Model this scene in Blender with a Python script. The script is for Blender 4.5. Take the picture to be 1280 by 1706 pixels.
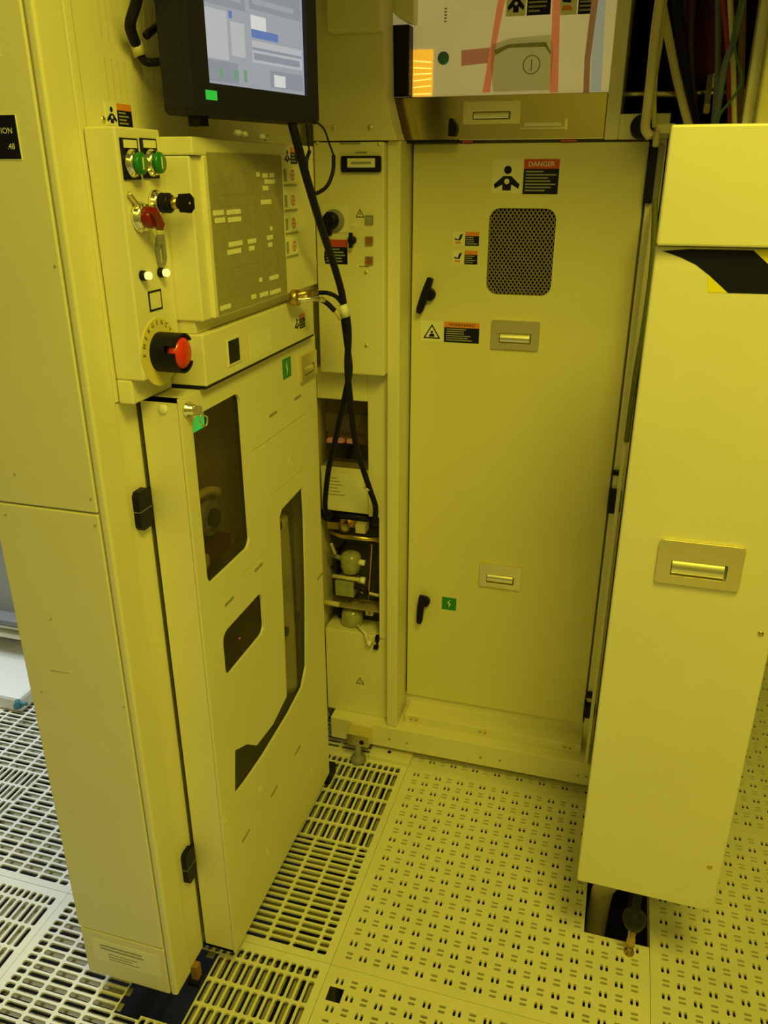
import bpy, math, random
from mathutils import Vector, Matrix
from mathutils.geometry import tessellate_polygon
random.seed(7)
for o in list(bpy.data.objects): bpy.data.objects.remove(o, do_unlink=True)
SC = bpy.context.scene
COL = SC.collection

# ------------------------------------------------------------------ camera
CAM_F, CAM_YAW, CAM_PITCH, CAM_ROLL = 1337.94, -0.2851, 0.398563, 0.000462
CAM_POS = Vector((0.41149, -1.03185, 1.42738))
def cam_axes():
    cy, sy, cp, sp = math.cos(CAM_YAW), math.sin(CAM_YAW), math.cos(CAM_PITCH), math.sin(CAM_PITCH)
    f = Vector((sy*cp, cy*cp, -sp)); r = Vector((cy, -sy, 0)); d = f.cross(r)
    cr, sr = math.cos(CAM_ROLL), math.sin(CAM_ROLL)
    return r*cr + d*sr, d*cr - r*sr, f
AR, AD, AF = cam_axes()
cam_d = bpy.data.cameras.new('camera'); cam = bpy.data.objects.new('camera', cam_d); COL.objects.link(cam)
cam_d.sensor_fit = 'VERTICAL'; cam_d.sensor_height = 36.0; cam_d.lens = CAM_F/1706*36.0
cam_d.clip_start = 0.02; cam_d.clip_end = 60
m = Matrix((( AR.x, -AD.x, -AF.x, CAM_POS.x), (AR.y, -AD.y, -AF.y, CAM_POS.y), (AR.z, -AD.z, -AF.z, CAM_POS.z), (0, 0, 0, 1)))
cam.matrix_world = m
SC.camera = cam

# ------------------------------------------------------------------ world, lamps, exposure
w = bpy.data.worlds.new('world'); SC.world = w; w.use_nodes = True
w.node_tree.nodes['Background'].inputs[0].default_value = (1.0, 0.86, 0.10, 1)
w.node_tree.nodes['Background'].inputs[1].default_value = 0.0
def area(name, loc, sx, sy, power, col, target=None):
    l = bpy.data.lights.new(name, 'AREA'); l.shape = 'RECTANGLE'; l.size = sx; l.size_y = sy
    l.energy = power; l.color = col
    o = bpy.data.objects.new(name, l); COL.objects.link(o); o.location = loc
    if target is not None:
        o.rotation_euler = (Vector(target)-Vector(loc)).to_track_quat('-Z', 'Y').to_euler()
    return o
YEL = (1.0, 0.86, 0.050)
YEL2 = (1.0, 0.87, 0.070)
area('ceiling_lamp_front', (0.74, -0.80, 2.45), 0.5, 0.7, 24, YEL2)
area('ceiling_lamp_behind', (0.60, -2.0, 2.66), 1.6, 0.5, 14, YEL2)
aisle = area('ceiling_lamp_aisle', (-1.55, 0.55, 2.5), 0.6, 1.0, 22, (0.82, 0.93, 1.0))
aisle.data.spread = math.radians(120)
SC.view_settings.view_transform = 'Standard'; SC.view_settings.look = 'None'
SC.view_settings.exposure = 0.0; SC.view_settings.gamma = 1.0
SC.view_settings.use_curve_mapping = False

# ------------------------------------------------------------------ materials
MATS = {}
def mat(name, col, rough=0.5, metal=0.0, bump=0.0, bscale=400.0, var=0.0, vscale=6.0, emit=None, estr=0.0, spec=0.5, coat=0.0, aniso=None):
    if name in MATS: return MATS[name]
    M = bpy.data.materials.new(name); M.use_nodes = True
    nt = M.node_tree; b = nt.nodes['Principled BSDF']
    b.inputs['Base Color'].default_value = (*col, 1); b.inputs['Roughness'].default_value = rough
    b.inputs['Metallic'].default_value = metal; b.inputs['Specular IOR Level'].default_value = spec
    b.inputs['Coat Weight'].default_value = coat
    tc = None
    if bump or var:
        tc = nt.nodes.new('ShaderNodeTexCoord')
    if var:
        n = nt.nodes.new('ShaderNodeTexNoise'); n.inputs['Scale'].default_value = vscale; n.inputs['Detail'].default_value = 5
        nt.links.new(tc.outputs['Object'], n.inputs['Vector'])
        r = nt.nodes.new('ShaderNodeMapRange'); r.inputs[1].default_value = 0.25; r.inputs[2].default_value = 0.75
        r.inputs[3].default_value = 1-var; r.inputs[4].default_value = 1+var
        nt.links.new(n.outputs['Fac'], r.inputs[0])
        mx = nt.nodes.new('ShaderNodeVectorMath'); mx.operation = 'SCALE'; mx.inputs[0].default_value = col
        nt.links.new(r.outputs[0], mx.inputs['Scale']); nt.links.new(mx.outputs[0], b.inputs['Base Color'])
    if bump:
        n2 = nt.nodes.new('ShaderNodeTexNoise'); n2.inputs['Scale'].default_value = bscale; n2.inputs['Detail'].default_value = 3
        nt.links.new(tc.outputs['Object'], n2.inputs['Vector'])
        bp = nt.nodes.new('ShaderNodeBump'); bp.inputs['Strength'].default_value = bump; bp.inputs['Distance'].default_value = 0.0006
        nt.links.new(n2.outputs['Fac'], bp.inputs['Height']); nt.links.new(bp.outputs[0], b.inputs['Normal'])
    if emit:
        b.inputs['Emission Color'].default_value = (*emit, 1); b.inputs['Emission Strength'].default_value = estr
    MATS[name] = M; return M
def glassmat(name, tint, gloss=0.08, rough=0.03):
    M = bpy.data.materials.new(name); M.use_nodes = True; nt = M.node_tree
    nt.nodes.remove(nt.nodes['Principled BSDF']); out = nt.nodes['Material Output']
    t = nt.nodes.new('ShaderNodeBsdfTransparent'); t.inputs[0].default_value = (*tint, 1)
    g = nt.nodes.new('ShaderNodeBsdfGlossy'); g.inputs['Roughness'].default_value = rough
    mx = nt.nodes.new('ShaderNodeMixShader'); mx.inputs[0].default_value = gloss
    nt.links.new(t.outputs[0], mx.inputs[1]); nt.links.new(g.outputs[0], mx.inputs[2]); nt.links.new(mx.outputs[0], out.inputs[0])
    MATS[name] = M; return M
CREAM = mat('cream_powder_coat', (0.80, 0.765, 0.56), 0.42, bump=0.25, bscale=700, var=0.035, vscale=5)
CREAM2 = mat('cream_paint_smooth', (0.78, 0.745, 0.54), 0.38, var=0.03)
DOORC = mat('cream_door_paint', (0.76, 0.72, 0.42), 0.45, bump=0.25, bscale=700, var=0.03, vscale=3)
TILEP = mat('tile_epoxy_perforated', (0.80, 0.78, 0.62), 0.5, var=0.06, vscale=9)
TILEG = mat('tile_epoxy_grating', (0.80, 0.79, 0.70), 0.5, var=0.06, vscale=9)
DAMP = mat('damper_grey', (0.34, 0.32, 0.20), 0.7)
SUBF = mat('subfloor_dark', (0.03, 0.032, 0.035), 0.8, var=0.2)
BLACK = mat('black_plastic', (0.008, 0.008, 0.030), 0.45, spec=0.2)
BLACKM = mat('monitor_black', (0.012, 0.012, 0.050), 0.5, bump=0.2, bscale=900, spec=0.25)
RUBBER = mat('black_rubber', (0.009, 0.009, 0.032), 0.55, spec=0.2)
INTER = mat('dark_interior', (0.30, 0.25, 0.20), 0.7, var=0.3, vscale=14)
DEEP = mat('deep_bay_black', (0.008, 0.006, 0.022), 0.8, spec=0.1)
STEEL = mat('brushed_steel', (0.86, 0.78, 0.50), 0.36, 0.95)
STEELB = mat('bright_steel', (0.90, 0.88, 0.80), 0.18, 1.0)
POLISH = mat('polished_steel', (0.66, 0.56, 0.26), 0.16, 1.0, var=0.05)
STEELS = mat('satin_steel_bar', (0.92, 0.89, 0.72), 0.30, 1.0)
BRASS = mat('brass', (0.62, 0.46, 0.16), 0.3, 1.0)
WHITE = mat('white_print', (0.86, 0.85, 0.78), 0.5)
GREYT = mat('grey_print', (0.33, 0.33, 0.30), 0.6)
PALE = mat('pale_sticker', (0.84, 0.83, 0.66), 0.45)
REDH = mat('danger_red', (0.55, 0.07, 0.035), 0.5)
ORANGE = mat('warning_orange', (0.80, 0.27, 0.04), 0.5)
RED = mat('red_plastic', (0.75, 0.035, 0.018), 0.3, coat=0.4)
DRED = mat('dark_red_lens', (0.20, 0.006, 0.012), 0.25, coat=0.4)
GREEN = mat('green_plastic', (0.010, 0.20, 0.045), 0.3, coat=0.3)
GREENS = mat('green_sticker', (0.012, 0.26, 0.08), 0.45)
LED = mat('lamp_lens_lit', (0.9, 0.85, 0.3), 0.4, emit=(1.0, 0.93, 0.25), estr=1.2)
GLED = mat('green_led', (0.02, 0.4, 0.06), 0.4, emit=(0.05, 0.75, 0.10), estr=0.35)
REDLED = mat('red_led', (0.6, 0.02, 0.02), 0.4, emit=(1.0, 0.12, 0.08), estr=2.0)
MIMIC = mat('mimic_screen_olive', (0.34, 0.315, 0.20), 0.55, bump=0.5, bscale=1400, var=0.08, vscale=60)
YELT = mat('hazard_yellow', (0.88, 0.78, 0.02), 0.45)
BLKT = mat('hazard_black', (0.008, 0.009, 0.032), 0.5, spec=0.15)
MESHM = mat('vent_mesh_metal', (0.42, 0.38, 0.22), 0.5, 0.6)
GREYP = mat('grey_plastic', (0.25, 0.25, 0.26), 0.5)
BLUEG = mat('blue_grey_hose', (0.10, 0.14, 0.20), 0.45)
REDC = mat('red_cable', (0.26, 0.012, 0.02), 0.5)
GREENC = mat('green_cable', (0.03, 0.13, 0.04), 0.5)
BEIGE = mat('beige_hose', (0.62, 0.55, 0.36), 0.45)
CLEARP = mat('cloudy_plastic', (0.34, 0.35, 0.20), 0.22, coat=0.5, var=0.25, vscale=40)
PURPLE = mat('dark_purple_plastic', (0.045, 0.012, 0.035), 0.4)
MAROON = mat('maroon_plastic', (0.12, 0.012, 0.014), 0.4)
ACRYL = mat('pale_acrylic_added_glow', (0.86, 0.78, 0.62), 0.28, coat=0.4, var=0.05, vscale=8, emit=(1.0, 0.84, 0.34), estr=0.19)  # weak glow added to brighten the hatch; no lamp stands behind it
REDTAPE = mat('red_tape', (0.85, 0.24, 0.14), 0.5, emit=(1.0, 0.32, 0.10), estr=0.20)  # glow put into the tape so it looks lit from behind
TEAL = mat('teal_sticker', (0.06, 0.22, 0.26), 0.4)
AMBER = mat('amber_lit_window', (0.9, 0.5, 0.05), 0.3, emit=(1.0, 0.50, 0.03), estr=0.75)
BAG = glassmat('clear_bag_film', (0.86, 0.86, 0.74), 0.10, 0.2)
BLUEW = mat('pale_blue_strip', (0.62, 0.68, 0.75), 0.3, emit=(0.8, 0.85, 0.75), estr=0.14)  # weak glow added to the colour; the strip is no lamp
PANE = glassmat('smoked_pane', (0.76, 0.72, 0.72), 0.06, 0.15)
PANEC = glassmat('clear_pane', (0.80, 0.80, 0.78), 0.06, 0.1)
WALLM = mat('cleanroom_wall', (0.34, 0.33, 0.28), 0.6, var=0.03)
GREYCAB = mat('grey_cart_paint', (0.42, 0.42, 0.40), 0.5, var=0.05)
AMBERDIM = mat('amber_breaker', (0.55, 0.22, 0.05), 0.4, emit=(0.9, 0.35, 0.08), estr=0.35)

# screen material: pale windows of a control program, flat print
def screenmat():
    M = bpy.data.materials.new('screen_glow'); M.use_nodes = True; b = M.node_tree.nodes['Principled BSDF']
    return M
def flat_emit(name, col, s): return mat(name, tuple(c*0.15 for c in col), 0.3, emit=col, estr=s)
SCR0 = flat_emit('screen_grey', (0.40, 0.43, 0.50), 0.72)
SCR1 = flat_emit('screen_light', (0.55, 0.57, 0.62), 0.72)
SCR2 = flat_emit('screen_mid', (0.30, 0.33, 0.40), 0.75)
SCR3 = flat_emit('screen_blue', (0.14, 0.22, 0.55), 0.75)
SCR4 = flat_emit('screen_green', (0.20, 0.36, 0.24), 0.75)
SCR5 = flat_emit('screen_white', (0.70, 0.72, 0.74), 0.80)

# ------------------------------------------------------------------ frames and pixel helper
class Fr:
    def __init__(s, o, u, v): s.o = Vector(o); s.u = Vector(u).normalized(); s.v = Vector(v).normalized(); s.n = s.u.cross(s.v).normalized()
    def p(s, u, v, n=0.0): return s.o + s.u*u + s.v*v + s.n*n
def FY(c): return Fr((0, c, 0), (1, 0, 0), (0, 0, 1))      # faces -Y: u = x, v = z
def FX(c): return Fr((c, 0, 0), (0, 1, 0), (0, 0, 1))      # faces +X: u = y, v = z
def FZ(c): return Fr((0, 0, c), (1, 0, 0), (0, 1, 0))      # faces +Z: u = x, v = y
def ray(px, py): return (AR*((px-640)/CAM_F) + AD*((py-853)/CAM_F) + AF)
def uv(F, px, py):
    d = ray(px, py); t = (F.o-CAM_POS).dot(F.n)/d.dot(F.n); q = CAM_POS + d*t - F.o
    return (q.dot(F.u), q.dot(F.v))
def at(px, py, ax, val):
    d = ray(px, py); t = (val-CAM_POS[ax])/d[ax]; return CAM_POS + d*t

# ------------------------------------------------------------------ mesh builder
def rrect(u0, u1, v0, v1, r, seg=5):
    P = []
    for cx, cy, a0 in ((u1-r, v0+r, -90), (u1-r, v1-r, 0), (u0+r, v1-r, 90), (u0+r, v0+r, 180)):
        for k in range(seg+1):
            a = math.radians(a0 + 90*k/seg); P.append((cx+r*math.cos(a), cy+r*math.sin(a)))
    return P
def circ(u, v, r, seg=20): return [(u+r*math.cos(2*math.pi*k/seg), v+r*math.sin(2*math.pi*k/seg)) for k in range(seg)]
def rect(u0, u1, v0, v1): return [(u0, v0), (u1, v0), (u1, v1), (u0, v1)]
def area2(P): return sum(P[i][0]*P[(i+1) % len(P)][1]-P[(i+1) % len(P)][0]*P[i][1] for i in range(len(P)))
TEXTCACHE = {}
def text_geo(s):
    if s in TEXTCACHE: return TEXTCACHE[s]
    c = bpy.data.curves.new('t', 'FONT'); c.body = s; c.size = 1.0; c.resolution_u = 3
    o = bpy.data.objects.new('t', c)
    me = bpy.data.meshes.new_from_object(o)
    V = [(v.co.x, v.co.y) for v in me.vertices]; Fs = [tuple(p.vertices) for p in me.polygons]
    bpy.data.objects.remove(o); bpy.data.curves.remove(c); bpy.data.meshes.remove(me)
    if V:
        x0 = min(v[0] for v in V); x1 = max(v[0] for v in V); y0 = min(v[1] for v in V); y1 = max(v[1] for v in V)
    else: x0 = x1 = y0 = y1 = 0
    TEXTCACHE[s] = (V, Fs, x0, x1, y0, y1); return TEXTCACHE[s]
class MB:
    def __init__(s): s.v = []; s.f = []; s.mi = []; s.mats = []; s.sm = []
    def m(s, M):
        if M not in s.mats: s.mats.append(M)
        return s.mats.index(M)
    def add(s, V, Fs, M, smooth=False):
        b = len(s.v); s.v += [Vector(q) for q in V]; k = s.m(M)
        for f in Fs: s.f.append(tuple(b+i for i in f)); s.mi.append(k); s.sm.append(smooth)
        return s
    def prism(s, F, P, n0, n1, M, smooth=False):
        if area2(P) < 0: P = P[::-1]
        N = len(P); V = [F.p(a, b, n0) for a, b in P] + [F.p(a, b, n1) for a, b in P]
        Fs = [tuple(range(N-1, -1, -1)), tuple(range(N, 2*N))]
        s.add(V, Fs, M)
        b = len(s.v)-2*N; k = s.m(M)
        for i in range(N):
            j = (i+1) % N; s.f.append((b+i, b+j, b+N+j, b+N+i)); s.mi.append(k); s.sm.append(smooth)
        return s
    def box(s, F, u0, u1, v0, v1, n0, n1, M): return s.prism(F, rect(u0, u1, v0, v1), n0, n1, M)
    def wbox(s, x0, x1, y0, y1, z0, z1, M): return s.prism(FZ(0), rect(x0, x1, y0, y1), z0, z1, M)
    def cyl(s, F, u, v, r, n0, n1, M, seg=20): return s.prism(F, circ(u, v, r, seg), n0, n1, M, True)
    def holes(s, F, outer, hs, n0, n1, M):
        if area2(outer) < 0: outer = outer[::-1]
        hs = [h if area2(h) < 0 else h[::-1] for h in hs]
        loops = [outer]+hs; flat = [q for L in loops for q in L]; N = len(flat)
        tris = tessellate_polygon([[Vector((a, b, 0)) for a, b in L] for L in loops])
        V = [F.p(a, b, n1) for a, b in flat] + [F.p(a, b, n0) for a, b in flat]; Fs = []
        for t in tris:
            (ax, ay), (bx, by), (cx, cy) = flat[t[0]], flat[t[1]], flat[t[2]]
            if (bx-ax)*(cy-ay)-(cx-ax)*(by-ay) < 0: t = (t[0], t[2], t[1])
            Fs.append(tuple(t)); Fs.append((t[2]+N, t[1]+N, t[0]+N))
        i0 = 0
        for L in loops:
            n = len(L)
            for i in range(n):
                a = i0+i; b = i0+(i+1) % n; Fs.append((b, a, a+N, b+N))
            i0 += n
        return s.add(V, Fs, M)
    def revolve(s, F, u, v, prof, M, seg=24):      # prof: list of (radius, n)
        V = []; Fs = []
        for r, n in prof:
            for k in range(seg):
                a = 2*math.pi*k/seg; V.append(F.p(u+r*math.cos(a), v+r*math.sin(a), n))
        for i in range(len(prof)-1):
            for k in range(seg):
                j = (k+1) % seg; Fs.append((i*seg+k, i*seg+j, (i+1)*seg+j, (i+1)*seg+k))
        Fs.append(tuple(range(seg-1, -1, -1))); Fs.append(tuple((len(prof)-1)*seg+k for k in range(seg)))
        return s.add(V, Fs, M, True)
    def tube(s, pts, r, M, seg=10, spline=True, sub=6):
        pts = [Vector(p) for p in pts]
        if spline and len(pts) > 2:
            Q = []
            for i in range(len(pts)-1):
                p0 = pts[max(i-1, 0)]; p1 = pts[i]; p2 = pts[i+1]; p3 = pts[min(i+2, len(pts)-1)]
                for k in range(sub):
                    t = k/sub
                    Q.append(0.5*((2*p1)+(p2-p0)*t+(2*p0-5*p1+4*p2-p3)*t*t+(3*p1-p0-3*p2+p3)*t**3))
            Q.append(pts[-1]); pts = Q
        N = len(pts); V = []; Fs = []
        t = (pts[1]-pts[0]).normalized(); a = t.orthogonal().normalized()
        for i in range(N):
            t2 = (pts[min(i+1, N-1)]-pts[max(i-1, 0)]).normalized()
            a = (a-t2*a.dot(t2)).normalized(); b = t2.cross(a)
            rr = r[i*(len(r)-1)//max(N-1, 1)] if isinstance(r, (list, tuple)) else r
            for k in range(seg):
                th = 2*math.pi*k/seg; V.append(pts[i]+a*(rr*math.cos(th))+b*(rr*math.sin(th)))
        for i in range(N-1):
            for k in range(seg):
                j = (k+1) % seg; Fs.append((i*seg+k, i*seg+j, (i+1)*seg+j, (i+1)*seg+k))
        Fs.append(tuple(range(seg-1, -1, -1))); Fs.append(tuple((N-1)*seg+k for k in range(seg)))
        return s.add(V, Fs, M, True)
    def text(s, F, u, v, h, string, M, n=0.0006, align='c', width=None):
        V, Fs, x0, x1, y0, y1 = text_geo(string)
        if not V: return s
        k = h/0.70; kx = k if width is None else width/(x1-x0)
        ox = {'c': (x0+x1)/2, 'l': x0, 'r': x1}[align]
        return s.add([F.p(u+(a-ox)*kx, v+(b-(y0+y1)/2)*k, n) for a, b in V], Fs, M)
    def build(s, name, parent=None, bevel=0.0, seg=2):
        me = bpy.data.meshes.new(name)
        xs = [q.x for q in s.v]; ys = [q.y for q in s.v]; zs = [q.z for q in s.v]
        org = Vector(((min(xs)+max(xs))/2, (min(ys)+max(ys))/2, min(zs)))
        me.from_pydata([tuple(q-org) for q in s.v], [], s.f); me.update()
        for M in s.mats: me.materials.append(M)
        for i, p in enumerate(me.polygons): p.material_index = s.mi[i]; p.use_smooth = s.sm[i]
        o = bpy.data.objects.new(name, me); COL.objects.link(o)
        link(o, org, parent)
        if bevel:
            b = o.modifiers.new('bevel', 'BEVEL'); b.width = bevel; b.segments = seg; b.limit_method = 'ANGLE'; b.angle_limit = math.radians(50)
        return o
ORG = {}
def link(o, org, parent):
    ORG[o.name] = Vector(org)
    if parent is not None:
        o.parent = parent; o.location = Vector(org)-ORG[parent.name]
    else: o.location = org
def tag(o, label=None, cat=None, group=None, kind=None):
    if label: o['label'] = label
    if cat: o['category'] = cat
    if group: o['group'] = group
    if kind: o['kind'] = kind
    return o
def thing(name, loc, label, cat, group=None):
    o = bpy.data.objects.new(name, None); COL.objects.link(o); o.empty_display_size = 0.05
    link(o, Vector(loc), None); return tag(o, label, cat, group)
def copy_at(o, world_org, parent):
    c = o.copy(); COL.objects.link(c); c.parent = None; link(c, world_org, parent); return c

# ------------------------------------------------------------------ setting: floor, walls, ceiling
X0, X1, Y0, Y1, ZC = -2.4, 1.8, -2.4, 1.8, 2.72
fl = MB().wbox(X0, X1, Y0, Y1, -0.42, -0.36, SUBF).build('floor'); tag(fl, kind='structure')
def slotcell(mb, x0, x1, y0, y1, cx, cy, hx, hy, depth, M):
    c = min(hx, hy)*0.5
    O = [(cx-hx+c, cy-hy), (cx+hx-c, cy-hy), (cx+hx, cy-hy+c), (cx+hx, cy+hy-c), (cx+hx-c, cy+hy), (cx-hx+c, cy+hy), (cx-hx, cy+hy-c), (cx-hx, cy-hy+c)]
    V = [(x0, y0, 0), (x1, y0, 0), (x1, y1, 0), (x0, y1, 0)] + [(a, b, 0) for a, b in O] + [(a, b, -depth) for a, b in O]
    Fs = [(0, 1, 5, 4), (1, 6, 5), (1, 2, 7, 6), (2, 8, 7), (2, 3, 9, 8), (3, 10, 9), (3, 0, 11, 10), (0, 4, 11)]
    for k in range(8):
        j = (k+1) % 8; Fs.append((4+j, 4+k, 12+k, 12+j)[::-1])
    mb.add(V, Fs, M)
def flat(mb, x0, x1, y0, y1, M, z=0.0): mb.add([(x0, y0, z), (x1, y0, z), (x1, y1, z), (x0, y1, z)], [(0, 1, 2, 3)], M)
T = 0.6; G = 0.0005
def tile_edges(mb, M):
    for (a, b) in (((G, G), (T-G, G)), ((T-G, G), (T-G, T-G)), ((T-G, T-G), (G, T-G)), ((G, T-G), (G, G))):
        mb.add([(a[0], a[1], 0), (b[0], b[1], 0), (b[0], b[1], -0.028), (a[0], a[1], -0.028)], [(3, 2, 1, 0)], M)
PITCH = T/21
def perforated(cut=lambda x, y: False, extra=None):
    mb = MB(); h = PITCH/2
    flat(mb, G, T-G, G, h, TILEP); flat(mb, G, T-G, T-h, T-G, TILEP); flat(mb, G, h, h, T-h, TILEP)
    for j in range(20):
        flat_cut = cut(T-h/2, (j+1)*PITCH)
        if not flat_cut: flat(mb, T-h, T-G, h+j*PITCH, h+(j+1)*PITCH, TILEP)
    for i in range(20):
        for j in range(20):
            cx, cy = (i+1)*PITCH, (j+1)*PITCH
            if cut(cx, cy): continue
            x0, x1, y0, y1 = cx-h, cx+h, cy-h, cy+h
            L, W_, off = 0.0066, 0.0025, 0.0050
            if (i+j) % 2 == 1:
                for sg in (-1, 1):
                    slotcell(mb, cx if sg > 0 else x0, x1 if sg > 0 else cx, y0, y1, cx+sg*off, cy, W_, L, 0.006, TILEP)
            else:
                for sg in (-1, 1):
                    slotcell(mb, x0, x1, cy if sg > 0 else y0, y1 if sg > 0 else cy, cx, cy+sg*off, L, W_, 0.006, TILEP)
    if extra: extra(mb)
    tile_edges(mb, TILEP); return mb
def grating(cut=lambda x, y: False):
    mb = MB(); e = 0.014; Z = T/2-e; n = 18; ps = Z/n
    flat(mb, G, T-G, G, e, TILEG); flat(mb, G, T-G, T-e, T-G, TILEG); flat(mb, G, e, e, T-e, TILEG); flat(mb, T-e, T-G, e, T-e, TILEG)
    lens = [0.5]+[1]*5; tl = Z/sum(lens)
    for qx in (0, 1):
        for qy in (0, 1):
            along_y = (qx == qy)
            t = 0.0
            for li, l in enumerate(lens):
                t0, t1 = t*tl, (t+l)*tl; t += l
                for k in range(n):
                    s0, s1 = k*ps, (k+1)*ps
                    if along_y: xa, xb, ya, yb = s0, s1, t0, t1
                    else: xa, xb, ya, yb = t0, t1, s0, s1
                    x0, x1 = (e+xa, e+xb) if qx == 0 else (T-e-xb, T-e-xa)
                    y0, y1 = (e+ya, e+yb) if qy == 0 else (T-e-yb, T-e-ya)
                    cx, cy = (x0+x1)/2, (y0+y1)/2
                    if cut(cx, cy): continue
                    hx, hy = (x1-x0)/2-0.0024, (y1-y0)/2-0.0030
                    if not along_y: hx, hy = (x1-x0)/2-0.0030, (y1-y0)/2-0.0024
                    slotcell(mb, x0, x1, y0, y1, cx, cy, hx, hy, 0.005, TILEG)
                    if k % 2 == 0: flat(mb, x0, x1, y0, y1, DAMP, -0.020)
    tile_edges(mb, TILEG); return mb
def tile_mesh(mb, name):
    me = bpy.data.meshes.new(name); me.from_pydata([tuple(q) for q in mb.v], [], mb.f); me.update()
    for M in mb.mats: me.materials.append(M)
    for i, p in enumerate(me.polygons): p.material_index = mb.mi[i]
    return me
me_perf = tile_mesh(perforated(), 'perforated_tile'); me_grat = tile_mesh(grating(), 'grating_tile')
me_perf_cut = tile_mesh(perforated(lambda x, y: x > 0.478 and 0.212 < y < 0.40), 'perforated_tile_cut')
me_perf_dot = tile_mesh(perforated(lambda x, y: x < 0.03 and abs(y-(T-2*PITCH)) < 0.01), 'perforated_tile_dot')
me_grat_cut = tile_mesh(grating(lambda x, y: 0.235 < x < 0.375 and 0.395 < y < 0.56), 'grating_tile_cut')
for ix in range(-4, 3):
    for iy in range(-4, 3):
        me = me_grat if ix < 0 else me_perf; nm = 'grating_tile' if ix < 0 else 'perforated_tile'
        if (ix, iy) == (0, 0): me = me_perf_cut
        if (ix, iy) == (0, -1): me = me_perf_dot
        if (ix, iy) == (-1, -1): me = me_grat_cut
        o = bpy.data.objects.new(nm, me); COL.objects.link(o); link(o, Vector((ix*T, iy*T, 0)), fl)
ped = None
for ix in range(-3, 3):
    for iy in range(-3, 3):
        if ped is None:
            ped = MB().wbox(ix*T-.012, ix*T+.012, iy*T-.012, iy*T+.012, -0.36, -0.0285, GREYP).build('floor_pedestal', fl)
        else: copy_at(ped, Vector((ix*T, iy*T, -0.36)), fl)
for nm, b in (('wall_back', (X0, X1, Y1, Y1+.06, -.42, ZC)), ('wall_front', (X0, X1, Y0-.06, Y0, -.42, ZC)), ('wall_left', (X0-.06, X0, Y0, Y1, -.42, ZC)), ('wall_right', (X1, X1+.06, Y0, Y1, -.42, ZC)), ('ceiling', (X0, X1, Y0, Y1, ZC, ZC+.05))):
    tag(MB().wbox(*b, WALLM).build(nm), kind='structure')

# ------------------------------------------------------------------ shared detail helpers
def pull(parent, F, u0, u1, v0, v1, name='pull_handle'):
    mb = MB(); w_, h_ = u1-u0, v1-v0
    a0, a1 = u0+w_*0.17, u1-w_*0.17; b0, b1 = v0+h_*0.20, v0+h_*0.56
    mb.holes(F, rrect(u0, u1, v0, v1, h_*0.07, 3), [rrect(a0, a1, b0, b1, h_*0.03, 2)], 0.0, 0.0065, STEEL)
    mb.box(F, a0, a1, b0, b1, 0.0, 0.0006, GREYP)
    d = a1-a0
    V = []; P = [(b0+(b1-b0)*k, n) for k, n in ((0.08, 0.0008), (0.14, 0.0046), (0.34, 0.0060), (0.60, 0.0050), (0.80, 0.0028), (0.93, 0.0003))]
    for (vv, n) in P: V += [F.p(a0+d*.02, vv, n), F.p(a1-d*.05, vv, n)]
    mb.add(V, [(2*i, 2*i+1, 2*i+3, 2*i+2) for i in range(5)], STEELS, True)
    return mb.build(name, parent, 0.0018, 3)
def lines(mb, F, u0, u1, v0, v1, n, M, z=0.0007, fill=(0.55, 1.0), frac=0.45):
    h = (v1-v0)/n
    for k in range(n):
        L = random.uniform(*fill); mb.box(F, u0, u0+(u1-u0)*L, v0+h*(k+.5-frac/2), v0+h*(k+.5+frac/2), z-0.0002, z, M)
def icon_person(mb, F, u0, u1, v0, v1, n=0.0006):
    w_, h_ = u1-u0, v1-v0; g = lambda a, b: (u0+a*w_, v0+b*h_)
    mb.cyl(F, *g(.52, .74), w_*.15, n-.0003, n, BLACK, 14)
    mb.prism(F, [g(.34, .06), g(.66, .06), g(.68, .26), g(.95, .12), g(1.0, .26), g(.66, .54), g(.36, .54), g(.0, .26), g(.05, .12), g(.33, .26)], n-.0003, n, BLACK)
    mb.cyl(F, *g(.5, .36), w_*.10, n-.0002, n+.0002, PALE, 14)
def icon_hand(mb, F, u0, u1, v0, v1, n=0.0006):
    w_, h_ = u1-u0, v1-v0; g = lambda a, b: (u0+a*w_, v0+b*h_)
    mb.prism(F, [g(.10, .55), g(.50, .45), g(.62, .80), g(.92, .95), g(.80, .60), g(.66, .36), g(.15, .40)], n-.0003, n, BLACK)
    mb.prism(F, [g(.12, .10), g(.80, .10), g(.70, .26), g(.20, .28)], n-.0003, n, ORANGE)
def icon_tri(mb, F, u0, u1, v0, v1, n=0.0006, inner=True):
    w_, h_ = u1-u0, v1-v0; g = lambda a, b: (u0+a*w_, v0+b*h_)
    mb.holes(F, [g(.04, .10), g(.96, .10), g(.5, .92)], [[g(.15, .17), g(.85, .17), g(.5, .79)]], n-.0003, n, BLACK)
    if inner:
        mb.prism(F, [g(.34, .20), g(.66, .20), g(.60, .38), g(.40, .38)], n-.0003, n, BLACK); mb.cyl(F, *g(.5, .47), w_*.07, n-.0003, n, BLACK, 10)
    else:
        mb.box(F, u0+.47*w_, u0+.53*w_, v0+.30*h_, v0+.58*h_, n-.0003, n, BLACK)
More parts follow.
